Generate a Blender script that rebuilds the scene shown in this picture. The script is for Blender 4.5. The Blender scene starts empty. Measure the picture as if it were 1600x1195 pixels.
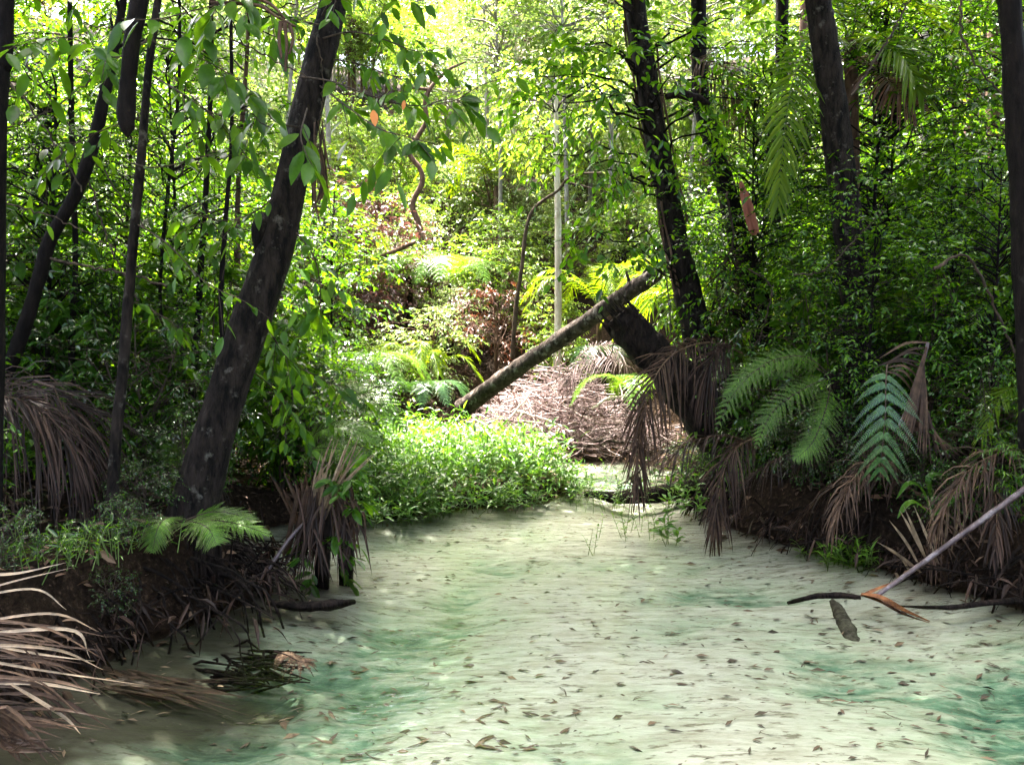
import bpy, math
import numpy as np
from mathutils import Vector

R = math.radians
S = bpy.context.scene
COL = S.collection

# ------------------------------------------------------------------ camera, sky, sun, exposure
FPX = 1256.0                                   # focal length in photograph pixels (1600 wide)
PITCH = math.atan(37.5 / FPX)
cam_d = bpy.data.cameras.new("camera")
cam_d.sensor_width = 36.0
cam_d.lens = 36.0 * FPX / 1600.0
cam_d.clip_start = 0.05
cam_d.clip_end = 1000.0
cam = bpy.data.objects.new("camera", cam_d)
cam.location = (0, 0, 1.5)
cam.rotation_euler = (R(90) - PITCH, 0, 0)
COL.objects.link(cam)
S.camera = cam

SUN_EL, SUN_AZ = R(71), R(-28)                 # azimuth measured from +Y, negative to the left
sun_v = Vector((math.sin(SUN_AZ) * math.cos(SUN_EL), math.cos(SUN_AZ) * math.cos(SUN_EL), math.sin(SUN_EL)))
w = bpy.data.worlds.new("World")
S.world = w
w.use_nodes = True
wn = w.node_tree.nodes
sky = wn.new("ShaderNodeTexSky")
sky.sky_type = 'NISHITA'
sky.sun_disc = False
sky.sun_elevation = SUN_EL
sky.sun_rotation = SUN_AZ
sky.air_density = 0.7
sky.dust_density = 7.0
sky.ozone_density = 0.2
bg = wn["Background"]
bg.inputs[1].default_value = 0.15
w.node_tree.links.new(sky.outputs[0], bg.inputs[0])
sl = bpy.data.lights.new("sun", 'SUN')
sl.energy = 5.0
sl.angle = R(0.5)
sl.color = (1.0, 0.95, 0.86)
so = bpy.data.objects.new("sun", sl)
so.rotation_euler = (-sun_v).to_track_quat('-Z', 'Y').to_euler()
COL.objects.link(so)
S.view_settings.view_transform = 'Standard'
S.view_settings.look = 'None'
S.view_settings.gamma = 1.0
S.view_settings.exposure = 4.05
try:
    S.cycles.use_denoising = True
    S.cycles.denoiser = 'OPENIMAGEDENOISE'
    S.cycles.max_bounces = 8
    S.cycles.diffuse_bounces = 4
    S.cycles.glossy_bounces = 2
    S.cycles.transmission_bounces = 4
    S.cycles.transparent_max_bounces = 8
    S.cycles.caustics_reflective = False
    S.cycles.caustics_refractive = False
    S.cycles.sample_clamp_indirect = 6.0
except Exception:
    pass

# ------------------------------------------------------------------ helpers
CP, SP = math.cos(PITCH), math.sin(PITCH)


def at(px, py, Y):
    """point seen at photograph pixel px,py that stands Y metres in front of the camera"""
    u, v = (px - 800.0) / FPX, (597.5 - py) / FPX
    d = np.array([u, CP + v * SP, -SP + v * CP])
    return np.array([0, 0, 1.5]) + d * (Y / d[1])


def pix(p):
    q = np.asarray(p, float) - np.array([0, 0, 1.5])
    z = q[1] * CP - q[2] * SP
    y = q[1] * SP + q[2] * CP
    return 800 + FPX * q[0] / max(z, .01), 597.5 - FPX * y / max(z, .01)


def nrmz(a):
    return a / np.maximum(np.linalg.norm(a, axis=-1, keepdims=True), 1e-9)


def hash2(ix, iy, seed):
    h = np.sin(ix * 127.1 + iy * 311.7 + seed * 74.7) * 43758.5453
    return h - np.floor(h)


def vnoise(x, y, seed=0):
    ix, iy = np.floor(x), np.floor(y)
    fx, fy = x - ix, y - iy
    fx, fy = fx * fx * (3 - 2 * fx), fy * fy * (3 - 2 * fy)
    a, b = hash2(ix, iy, seed), hash2(ix + 1, iy, seed)
    c, d = hash2(ix, iy + 1, seed), hash2(ix + 1, iy + 1, seed)
    return (a + (b - a) * fx) * (1 - fy) + (c + (d - c) * fx) * fy


def fbm(x, y, seed=0, o=4):
    s, a = 0, .5
    for k in range(o):
        s = s + a * vnoise(x * 2 ** k, y * 2 ** k, seed + k)
        a *= .5
    return s - .47


class Acc:
    """collects vertices and faces for one mesh"""
    def __init__(s):
        s.v, s.f, s.n = [], [], 0

    def add(s, V, *F):
        V = np.asarray(V, np.float32).reshape(-1, 3)
        s.v.append(V)
        for f in F:
            f = np.asarray(f, np.int32)
            if f.size:
                s.f.append(f + s.n)
        s.n += len(V)

    def mesh(s, name, smooth=True, origin=(0, 0, 0)):
        me = bpy.data.meshes.new(name)
        V = np.concatenate(s.v) - np.asarray(origin, np.float32)
        me.vertices.add(len(V))
        me.vertices.foreach_set("co", V.astype(np.float32).ravel())
        idx = np.concatenate([f.ravel() for f in s.f])
        tot = np.concatenate([np.full(len(f), f.shape[1], np.int32) for f in s.f])
        st = np.concatenate([[0], np.cumsum(tot)[:-1]]).astype(np.int32)
        me.loops.add(len(idx))
        me.loops.foreach_set("vertex_index", idx.astype(np.int32))
        me.polygons.add(len(tot))
        me.polygons.foreach_set("loop_start", st)
        me.polygons.foreach_set("use_smooth", np.full(len(tot), bool(smooth)))
        me.update(calc_edges=True)
        return me


def tag(o, label=None, cat=None, group=None, kind=None):
    if label: o["label"] = label
    if cat: o["category"] = cat
    if group: o["group"] = group
    if kind: o["kind"] = kind
    return o


def thing(name, loc, label, cat, group=None):
    o = bpy.data.objects.new(name, None)
    o.empty_display_size = .1
    o.location = [float(c) for c in loc]
    COL.objects.link(o)
    return tag(o, label, cat, group)


def part(name, acc, m, parent=None, smooth=True, off=None, label=None):
    """links acc as one mesh; acc is in world coordinates when the parent stands at its location"""
    org = np.zeros(3)
    p = parent
    while p is not None:
        org = org + np.array(p.location)
        p = p.parent
    if off is not None: org = np.asarray(off, float)
    me = acc.mesh(name, smooth, org)
    me.materials.append(m)
    o = bpy.data.objects.new(name, me)
    COL.objects.link(o)
    if parent is not None:
        o.parent = parent
    else:
        o.location = org
    if label: o["label"] = label
    return o


def solo(name, acc, m, label, cat, org, group=None, smooth=True):
    o = part(name, acc, m, None, smooth, off=org)
    return tag(o, label, cat, group)


def dup(root, loc, rz, sc, label=None, group=None):
    r = root.copy()
    COL.objects.link(r)
    r.location = loc
    r.rotation_euler = (0, 0, rz)
    r.scale = sc if hasattr(sc, '__len__') else (sc, sc, sc)
    if label: r["label"] = label
    if group: r["group"] = group
    for ch in list(root.children):
        c = ch.copy()
        COL.objects.link(c)
        c.parent = r
        for g in list(ch.children):
            d = g.copy()
            COL.objects.link(d)
            d.parent = c
    return r


def smooth_path(pts, m=16):
    """Catmull-Rom through pts"""
    P = np.asarray(pts, float)
    if len(P) == 2:
        return P[0] + (P[1] - P[0]) * np.linspace(0, 1, m)[:, None]
    Q = np.vstack([2 * P[0] - P[1], P, 2 * P[-1] - P[-2]])
    t = np.linspace(0, len(P) - 1 - 1e-6, m)
    i = t.astype(int)
    f = (t - i)[:, None]
    a, b, c, d = Q[i], Q[i + 1], Q[i + 2], Q[i + 3]
    return .5 * (2 * b + (c - a) * f + (2 * a - 5 * b + 4 * c - d) * f ** 2 + (-a + 3 * b - 3 * c + d) * f ** 3)


def bez(p0, p1, p2, m=12):
    t = np.linspace(0, 1, m)[:, None]
    return (1 - t) ** 2 * np.asarray(p0) + 2 * t * (1 - t) * np.asarray(p1) + t * t * np.asarray(p2)


def tubes(acc, P, rad, sides=6, rough=0, rng=None, cap=False):
    """P (N,m,3) or (m,3); rad (m,) or (N,m)"""
    P = np.asarray(P, float)
    if P.ndim == 2: P = P[None]
    N, m, _ = P.shape
    rad = np.broadcast_to(np.asarray(rad, float), (N, m))
    T = np.empty_like(P)
    T[:, 1:-1] = P[:, 2:] - P[:, :-2]
    T[:, 0] = P[:, 1] - P[:, 0]
    T[:, -1] = P[:, -1] - P[:, -2]
    T = nrmz(T)
    mt = nrmz(T.mean(1))
    ref = np.where(np.abs(mt[:, 2:3]) > .8, np.array([[0, 1., 0]]), np.array([[0, 0, 1.]]))
    U = nrmz(np.cross(np.broadcast_to(ref[:, None], T.shape), T))
    V = np.cross(T, U)
    a = np.arange(sides) * 2 * np.pi / sides
    rr = rad[:, :, None] * np.ones(sides)
    if rough and rng is not None:
        n1 = rng.normal(0, 1, (N, m, sides))
        n1 = (n1 + np.roll(n1, 1, 1) + np.roll(n1, -1, 1)) / 1.7
        rr = rr * (1 + rough * n1)
    ring = P[:, :, None] + rr[..., None] * (np.cos(a)[:, None] * U[:, :, None] + np.sin(a)[:, None] * V[:, :, None])
    k = np.arange(sides)
    base = (np.arange(m - 1) * sides)[:, None]
    q = np.stack([base + k, base + (k + 1) % sides, base + sides + (k + 1) % sides, base + sides + k], -1).reshape(-1, 4)
    F = (q[None] + (np.arange(N) * m * sides)[:, None, None]).reshape(-1, 4)
    acc.add(ring.reshape(-1, 3), F)
    if cap:
        for e, sg in ((0, 1), (m - 1, -1)):
            c = P[:, e] + 0
            r0 = ring[:, e]
            VV = np.concatenate([r0, c[:, None]], 1)
            t = np.stack([k, np.full(sides, sides), (k + 1) % sides], -1)
            if sg < 0: t = t[:, ::-1]
            FF = (t[None] + (np.arange(N) * (sides + 1))[:, None, None]).reshape(-1, 3)
            acc.add(VV.reshape(-1, 3), FF)


def template(xs, ws, mid=True):
    rows, idx, n = [], [], 0
    for x, wd in zip(xs, ws):
        if wd == 0:
            idx.append((n,)); rows.append((x, 0, 0)); n += 1
        elif mid:
            idx.append((n, n + 1, n + 2)); rows += [(x, wd, 1), (x, 0, 0), (x, -wd, 1)]; n += 3
        else:
            idx.append((n, n + 1)); rows += [(x, wd, 1), (x, -wd, 1)]; n += 2
    tri, quad = [], []
    for a, b in zip(idx[:-1], idx[1:]):
        if len(a) == 1 and len(b) > 1:
            for j in range(len(b) - 1): tri.append((a[0], b[j + 1], b[j]))
        elif len(b) == 1 and len(a) > 1:
            for j in range(len(a) - 1): tri.append((a[j], a[j + 1], b[0]))
        else:
            for j in range(len(a) - 1): quad.append((a[j], a[j + 1], b[j + 1], b[j]))
    return np.array(rows, float), np.array(tri, int).reshape(-1, 3), np.array(quad, int).reshape(-1, 4)


BROAD = template((0, .1, .3, .55, .8, .93, 1), (0, .45, .93, 1, .62, .22, 0))
MID = template((0, .28, .66, 1), (0, .9, .85, 0))
FAR = template((0, .45, 1), (0, 1, 0), mid=False)
FAR = (FAR[0], np.array([(0, 1, 3), (0, 3, 2)]), FAR[2])
LANCE = template((0, .2, .55, 1), (0, .85, .9, 0))
STRIP = template((0, .12, .5, .8, 1), (.35, 1, .95, .6, 0))
STRIP2 = template((0, .3, 1), (.8, 1, 0), mid=False)
PINN = template((0, .6, 1), (.9, .8, 0), mid=False)


def blades(acc, pos, d, nr, L, W, tp, fold=.18, droop=0.):
    pos = np.asarray(pos, float).reshape(-1, 3)
    N = len(pos)
    if N == 0: return
    d = nrmz(np.broadcast_to(np.asarray(d, float), (N, 3)))
    nr = np.broadcast_to(np.asarray(nr, float), (N, 3))
    Y = nrmz(np.cross(nr, d))
    Z = np.cross(d, Y)
    L = np.broadcast_to(np.asarray(L, float), (N,))[:, None, None]
    W = np.broadcast_to(np.asarray(W, float), (N,))[:, None, None]
    dr = np.broadcast_to(np.asarray(droop, float), (N,))[:, None, None]
    rows, tri, quad = tp
    x, y, s = rows[:, 0][None, :, None], rows[:, 1][None, :, None], rows[:, 2][None, :, None]
    V = pos[:, None] + d[:, None] * x * L * (1 - .25 * np.abs(dr) * x) + Y[:, None] * (y * W * .5) \
        + Z[:, None] * (np.abs(y) * s * fold * W) + np.array([0, 0, -1.]) * (dr * L * x * x)
    nv = len(rows)
    o = (np.arange(N) * nv)[:, None, None]
    acc.add(V.reshape(-1, 3), (tri[None] + o).reshape(-1, 3) if len(tri) else [], (quad[None] + o).reshape(-1, 4) if len(quad) else [])


def ell_points(rng, c, r, n, shell=.5):
    v = nrmz(rng.normal(0, 1, (n, 3)))
    q = rng.random(n) ** (1 / 3) * (1 - shell) + shell * (.75 + .25 * rng.random(n))
    return np.asarray(c) + v * q[:, None] * np.asarray(r)


def crown(rng, leaf, twig, C, center, T=6, n=7, lt=.4, L=.1, ar=.42, droop=.3, tp=MID, out=.7, flat=.6, twr=.004, jit=.3, hang=.25):
    """leafy twigs round every clump centre in C"""
    C = np.asarray(C, float)
    K = len(C)
    st = np.repeat(C, T, 0) + rng.normal(0, jit * lt, (K * T, 3))
    outv = nrmz(st - np.asarray(center)) * out
    d = nrmz(rng.normal(0, 1, (K * T, 3)) * np.array([1, 1, flat]) + outv)
    ln = lt * rng.uniform(.6, 1.3, (K * T, 1))
    t = np.array([0, .5, 1])
    P = st[:, None] + d[:, None] * (t[None, :, None] * ln[:, None]) + np.array([0, 0, -1]) * (droop * ln[:, None] * (t ** 2)[None, :, None])
    if twig is not None:
        tubes(twig, P, twr * np.array([1, .8, .4]), 3)
    s = np.linspace(.12, 1, n)[None] + rng.uniform(-.05, .05, (K * T, n))
    s = np.clip(s, 0, 1)
    pos = st[:, None] + d[:, None] * (s[..., None] * ln[:, None]) + np.array([0, 0, -1]) * (droop * ln[:, None] * (s ** 2)[..., None])
    side = nrmz(np.cross(d, np.array([0, 0, 1.])))[:, None] * np.where(np.arange(n) % 2 == 0, 1, -1)[None, :, None]
    td = nrmz(d[:, None] + np.array([0, 0, -1]) * (2 * droop * s[..., None]))
    ld = td * .65 + side * .75 + rng.normal(0, .28, (K * T, n, 3)) + np.array([0, 0, -hang])
    nr = np.array([0, 0, 1.]) + rng.normal(0, .38, (K * T, n, 3)) + td * .3
    LL = L * rng.uniform(.65, 1.25, K * T * n)
    blades(leaf, pos.reshape(-1, 3), ld.reshape(-1, 3), nr.reshape(-1, 3), LL, LL * ar * rng.uniform(.85, 1.15, K * T * n), tp, .15, rng.uniform(0, .3, K * T * n))


def limbs(rng, acc, C, trunk, r0=.012, r1=.004, low=.25, m=6, sides=4):
    """curved limbs from the trunk polyline to each clump centre"""
    C = np.asarray(C, float)
    K = len(C)
    tr = smooth_path(trunk, 40)
    dist = np.linalg.norm(C[:, None, :2] - tr[None, :, :2], axis=2) * .9 + np.abs(C[:, None, 2] - low - tr[None, :, 2])
    i = np.argmin(dist, 1)
    A = tr[i]
    t = np.linspace(0, 1, m)
    wob = rng.normal(0, .05, (K, m, 3)) * (np.sin(np.pi * t))[None, :, None]
    ln = np.linalg.norm(C - A, axis=1)[:, None, None]
    P = A[:, None] + (C - A)[:, None] * t[None, :, None] + wob * ln + np.array([0, 0, .12]) * ln * np.sin(np.pi * t)[None, :, None]
    tubes(acc, P, r0 + (r1 - r0) * t, sides)


def path_frame(path):
    T = np.gradient(path, axis=0)
    return nrmz(T)


def sample(path, t):
    i = t * (len(path) - 1)
    a = np.clip(i.astype(int), 0, len(path) - 2)
    f = (i - a)[:, None]
    return path[a] * (1 - f) + path[a + 1] * f


def frond(rng, leaf, rach, path, n=40, L=.35, W=.022, up=(0, 0, 1), a0=75, a1=28, t0=.12, droop=.3, r=.011, vee=.25, jit=.06, tp=STRIP, keep=1.0, twist=0.):
    """feather palm frond: leaflets on both sides of an arching midrib"""
    path = smooth_path(path, 24)
    T = path_frame(path)
    t = np.repeat(np.linspace(t0, .99, n), 2)
    sg = np.tile([1, -1], n)
    if keep < 1:
        k = rng.random(len(t)) < keep
        t, sg = t[k], sg[k]
    p = sample(path, t)
    tg = nrmz(sample(T, t))
    up = np.asarray(up, float)
    sd = nrmz(np.cross(tg, np.broadcast_to(up, tg.shape)))
    nn = np.cross(sd, tg)
    a = np.radians(a0 + (a1 - a0) * (t - t0) / (1 - t0)) + rng.normal(0, jit, len(t))
    d = tg * np.cos(a)[:, None] + sd * (sg * np.sin(a))[:, None] + nn * (vee + rng.normal(0, jit * 1.5, len(t)))[:, None]
    pr = .4 + .6 * np.sin(np.pi * np.clip((t - t0) / (1 - t0), 0, 1) ** .75 * .93 + .1)
    LL = L * pr * rng.uniform(.85, 1.1, len(t))
    nv = nn + rng.normal(0, .15 + twist, (len(t), 3))
    blades(leaf, p, d, nv, LL, W * rng.uniform(.7, 1.15, len(t)), tp, .22, droop * rng.uniform(.5, 1.4, len(t)))
    if rach is not None:
        tubes(rach, path, r * (1 - .85 * np.linspace(0, 1, len(path))), 5)


def fern(rng, leaf, rach, path, n=20, Lp=.3, up=(0, 0, 1), m=16, pl=.032, pw=.011, a=68, droop=.18, r=.006, t0=.15):
    """twice divided fern frond: pinnae carrying rows of small pinnules"""
    path = smooth_path(path, 20)
    T = path_frame(path)
    t = np.repeat(np.linspace(t0, .985, n), 2)
    sg = np.tile([1, -1], n)
    p = sample(path, t)
    tg = nrmz(sample(T, t))
    sd = nrmz(np.cross(tg, np.broadcast_to(np.asarray(up, float), tg.shape)))
    nn = np.cross(sd, tg)
    aa = np.radians(a - 25 * t) + rng.normal(0, .05, len(t))
    d = tg * np.cos(aa)[:, None] + sd * (sg * np.sin(aa))[:, None] + nn * rng.normal(.06, .06, len(t))[:, None]
    pr = np.sin(np.pi * (.16 + .84 * t ** 1.15)) ** .8
    LL = np.maximum(Lp * pr * rng.uniform(.92, 1.06, len(t)), .02)
    s = np.linspace(.04, 1, m)
    dz = droop * rng.uniform(.6, 1.5, len(t))
    Q = p[:, None] + d[:, None] * (s[None, :, None] * LL[:, None, None]) + np.array([0, 0, -1]) * (dz * LL)[:, None, None] * (s ** 2)[None, :, None]
    tubes(rach, Q[:, ::3], .0016, 3)
    ax = nrmz(np.cross(nn, d))
    for g in (1, -1):
        pos = Q.reshape(-1, 3)
        pd = (ax[:, None] * g + d[:, None] * .35) * np.ones((1, m, 1))
        pn = np.broadcast_to(nn[:, None], pd.shape) + rng.normal(0, .12, pd.shape)
        l = (pl * (1.02 - s ** 1.6))[None] * (LL / Lp)[:, None] ** .5
        blades(leaf, pos, pd.reshape(-1, 3), pn.reshape(-1, 3), l.ravel(), (pw * (1.1 - .5 * s))[None].repeat(len(t), 0).ravel(), PINN, .05, .25)
    tubes(rach, path, r * (1 - .8 * np.linspace(0, 1, len(path))), 5)


# ------------------------------------------------------------------ materials
def newmat(name):
    m = bpy.data.materials.new(name)
    m.use_nodes = True
    nt = m.node_tree
    nt.nodes.clear()
    o = nt.nodes.new("ShaderNodeOutputMaterial")
    return m, nt.nodes, nt.links, o


def ramp(n, stops, interp='LINEAR'):
    r = n.new("ShaderNodeValToRGB")
    r.color_ramp.interpolation = interp
    e = r.color_ramp.elements
    while len(e) < len(stops): e.new(.5)
    for k, (p, c) in enumerate(stops):
        e[k].position = p
        e[k].color = (*c, 1)
    return r


def leaf_mat(name, cols, trans=.4, rough=.38, spec=.5, warm=(1.5, 1.35, .45), spread=.5, spots=None):
    m, n, l, o = newmat(name)
    g = n.new("ShaderNodeNewGeometry")
    k = len(cols)
    rp = ramp(n, [(i / max(k - 1, 1), c) for i, c in enumerate(cols)])
    l.new(g.outputs["Random Per Island"], rp.inputs[0])
    oi = n.new("ShaderNodeObjectInfo")
    mr = n.new("ShaderNodeMapRange")
    mr.inputs[3].default_value = 1 - spread * .5
    mr.inputs[4].default_value = 1 + spread * .5
    l.new(oi.outputs["Random"], mr.inputs[0])
    hs = n.new("ShaderNodeHueSaturation")
    l.new(rp.outputs[0], hs.inputs["Color"])
    l.new(mr.outputs[0], hs.inputs["Value"])
    if spots:
        tc = n.new("ShaderNodeTexCoord")
        tn = n.new("ShaderNodeTexNoise"); tn.inputs["Scale"].default_value = spots[0]; tn.inputs["Detail"].default_value = 6; tn.inputs["Roughness"].default_value = .7
        l.new(tc.outputs["Object"], tn.inputs[0])
        tr_ = ramp(n, [(.36, (spots[1],) * 3), (.60, (1.1, 1.1, 1.1))])
        l.new(tn.outputs[0], tr_.inputs[0])
        sm = n.new("ShaderNodeMix"); sm.data_type = 'RGBA'; sm.blend_type = 'MULTIPLY'; sm.inputs[0].default_value = 1
        l.new(hs.outputs[0], sm.inputs[6]); l.new(tr_.outputs[0], sm.inputs[7])
        hs_out = sm.outputs[2]
    else:
        hs_out = hs.outputs[0]
    b = n.new("ShaderNodeBsdfPrincipled")
    b.inputs["Roughness"].default_value = rough
    b.inputs["Specular IOR Level"].default_value = spec
    l.new(hs_out, b.inputs["Base Color"])
    if trans > 0:
        mx = n.new("ShaderNodeMix")
        mx.data_type = 'RGBA'
        mx.blend_type = 'MULTIPLY'
        mx.inputs[0].default_value = 1
        l.new(hs_out, mx.inputs[6])
        mx.inputs[7].default_value = (*warm, 1)
        mx.clamp_result = False
        t = n.new("ShaderNodeBsdfTranslucent")
        l.new(mx.outputs[2], t.inputs[0])
        ms = n.new("ShaderNodeMixShader")
        ms.inputs[0].default_value = trans
        l.new(b.outputs[0], ms.inputs[1])
        l.new(t.outputs[0], ms.inputs[2])
        l.new(ms.outputs[0], o.inputs[0])
    else:
        l.new(b.outputs[0], o.inputs[0])
    return m


def bark_mat(name, dark, light, lichen=None, scale=6., bump=.6, lich=.63, rough=.85, spec=.08):
    m, n, l, o = newmat(name)
    tc = n.new("ShaderNodeTexCoord")
    mp = n.new("ShaderNodeMapping")
    mp.inputs["Scale"].default_value = (1, 1, .3)
    l.new(tc.outputs["Object"], mp.inputs[0])
    t = n.new("ShaderNodeTexNoise")
    t.inputs["Scale"].default_value = scale * 3
    t.inputs["Detail"].default_value = 8
    t.inputs["Roughness"].default_value = .7
    l.new(mp.outputs[0], t.inputs[0])
    rp = ramp(n, [(.40, dark), (.64, light)])
    l.new(t.outputs[0], rp.inputs[0])
    col = rp.outputs[0]
    if lichen:
        t2 = n.new("ShaderNodeTexNoise")
        t2.inputs["Scale"].default_value = scale * 1.8
        t2.inputs["Detail"].default_value = 5
        t2.inputs["Roughness"].default_value = .65
        l.new(tc.outputs["Object"], t2.inputs[0])
        r2 = ramp(n, [(lich - .05, (0, 0, 0)), (lich + .06, (1, 1, 1))])
        l.new(t2.outputs[0], r2.inputs[0])
        mx = n.new("ShaderNodeMix")
        mx.data_type = 'RGBA'
        l.new(r2.outputs[0], mx.inputs[0])
        l.new(col, mx.inputs[6])
        mx.inputs[7].default_value = (*lichen, 1)
        col = mx.outputs[2]
    b = n.new("ShaderNodeBsdfPrincipled")
    b.inputs["Roughness"].default_value = rough
    b.inputs["Specular IOR Level"].default_value = spec
    l.new(col, b.inputs["Base Color"])
    bp = n.new("ShaderNodeBump")
    bp.inputs["Strength"].default_value = bump
    bp.inputs["Distance"].default_value = .05
    l.new(t.outputs[0], bp.inputs["Height"])
    l.new(bp.outputs[0], b.inputs["Normal"])
    l.new(b.outputs[0], o.inputs[0])
    return m


M = {}
M["leaf_dark"] = leaf_mat("leaf_dark", [(.009, .030, .005), (.017, .055, .007), (.035, .095, .010)], .42, .22, .6, warm=(1.9, 1.6, .4))
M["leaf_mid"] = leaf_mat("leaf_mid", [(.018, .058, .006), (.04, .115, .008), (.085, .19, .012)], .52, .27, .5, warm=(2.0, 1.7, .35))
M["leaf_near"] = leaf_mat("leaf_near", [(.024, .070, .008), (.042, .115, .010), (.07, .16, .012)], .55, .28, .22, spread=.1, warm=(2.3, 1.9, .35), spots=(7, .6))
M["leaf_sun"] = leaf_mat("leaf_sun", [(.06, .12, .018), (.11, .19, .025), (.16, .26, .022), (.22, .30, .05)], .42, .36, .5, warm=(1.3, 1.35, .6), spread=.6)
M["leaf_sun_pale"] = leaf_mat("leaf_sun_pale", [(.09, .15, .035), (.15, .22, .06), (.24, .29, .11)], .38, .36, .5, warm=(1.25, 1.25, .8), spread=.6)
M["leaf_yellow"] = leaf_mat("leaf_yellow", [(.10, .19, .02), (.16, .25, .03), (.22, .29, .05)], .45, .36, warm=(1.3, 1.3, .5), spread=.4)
M["weed"] = leaf_mat("weed", [(.045, .13, .014), (.075, .19, .02), (.12, .25, .03)], .45, .35, spread=.1, spots=(7, .6))
M["leaf_purple"] = leaf_mat("leaf_purple", [(.06, .022, .025), (.11, .045, .045), (.17, .085, .08)], .25, .45, warm=(1.3, 1, .8))
M["leaf_rust"] = leaf_mat("leaf_rust", [(.05, .018, .011), (.10, .036, .022), (.15, .065, .04)], .25, .45, warm=(1.4, 1, .7))
M["leaf_orange"] = leaf_mat("leaf_orange", [(.55, .16, .03), (.6, .22, .04)], .4, .4, warm=(1.2, 1, .6), spread=.1)
M["leaf_gold"] = leaf_mat("leaf_gold", [(.55, .38, .05), (.62, .34, .06)], .4, .4, warm=(1.2, 1, .6), spread=.1)
M["fern"] = leaf_mat("fern", [(.025, .075, .022), (.04, .10, .03), (.05, .12, .03)], .3, .3, spread=.3, spots=(7, .6))
M["fern_pale"] = leaf_mat("fern_pale", [(.06, .14, .014), (.10, .2, .02)], .45, .36, .25, spread=.3, spots=(7, .6))
M["palm"] = leaf_mat("palm", [(.06, .12, .008), (.12, .19, .012)], .6, .38, .2, warm=(2.2, 1.9, .4), spread=.3)
M["dead"] = leaf_mat("dead", [(.05, .028, .016), (.10, .06, .034), (.175, .115, .066)], .15, .5, .12, warm=(1.2, 1, .8), spread=.3, spots=(14, .35))
M["dead_dark"] = leaf_mat("dead_dark", [(.024, .013, .008), (.05, .028, .017), (.09, .054, .032)], .12, .5, .12, warm=(1.2, 1, .8), spread=.2, spots=(14, .35))
M["dead_black"] = leaf_mat("dead_black", [(.010, .006, .0045), (.024, .0135, .009), (.055, .031, .021)], .1, .5, .12, warm=(1.2, 1, .8), spread=.3)
M["straw"] = leaf_mat("straw", [(.15, .095, .05), (.24, .165, .095), (.33, .245, .155)], .15, .42, warm=(1.2, 1, .8), spread=.2, spots=(14, .35))
M["brush"] = leaf_mat("brush", [(.045, .022, .019), (.095, .052, .046), (.16, .10, .095), (.31, .24, .225)], 0, .7, spread=.2)
M["litter"] = leaf_mat("litter", [(.03, .018, .012), (.07, .04, .025), (.13, .075, .045), (.2, .13, .085)], .1, .6, .12)
M["sunk"] = leaf_mat("sunk", [(.018, .011, .007), (.04, .025, .015), (.07, .04, .024), (.14, .09, .055)], 0, .6, spread=.9)
M["bark"] = bark_mat("bark", (.002, .0015, .0012), (.022, .016, .0125), (.065, .058, .046))
M["bark_dark"] = bark_mat("bark_dark", (.003, .0022, .0018), (.010, .0072, .006), (.03, .027, .021), lich=.68)
M["bark_grey"] = bark_mat("bark_grey", (.12, .10, .085), (.30, .27, .23), (.42, .40, .36), 5)
M["bark_pale"] = bark_mat("bark_pale", (.30, .25, .20), (.55, .49, .42), (.62, .6, .55), 4, .3)
M["bark_brown"] = bark_mat("bark_brown", (.05, .028, .02), (.13, .08, .055), None, 5)
M["bark_log"] = bark_mat("bark_log", (.010, .007, .005), (.055, .041, .033), (.13, .115, .098), 5, 1.0, lich=.6)
M["bark_rot"] = bark_mat("bark_rot", (.005, .0036, .0028), (.024, .016, .012), None, 8, 1.0)
M["bark_sunk"] = bark_mat("bark_sunk", (.03, .028, .021), (.12, .11, .085), None, 7, .4)
M["twig"] = bark_mat("twig", (.025, .018, .013), (.07, .05, .035), None, 8, .2)
M["stem_green"] = bark_mat("stem_green", (.05, .08, .02), (.09, .12, .035), None, 8, .1)
M["pole"] = bark_mat("pole", (.035, .021, .021), (.11, .076, .076), (.17, .14, .14), 7, .15, .6, .4, .4)
M["sheath"] = bark_mat("sheath", (.09, .035, .016), (.24, .10, .04), None, 4, .2, rough=.45)
M["sheath_red"] = bark_mat("sheath_red", (.20, .07, .045), (.33, .13, .085), None, 4, .2, rough=.55)


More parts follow.
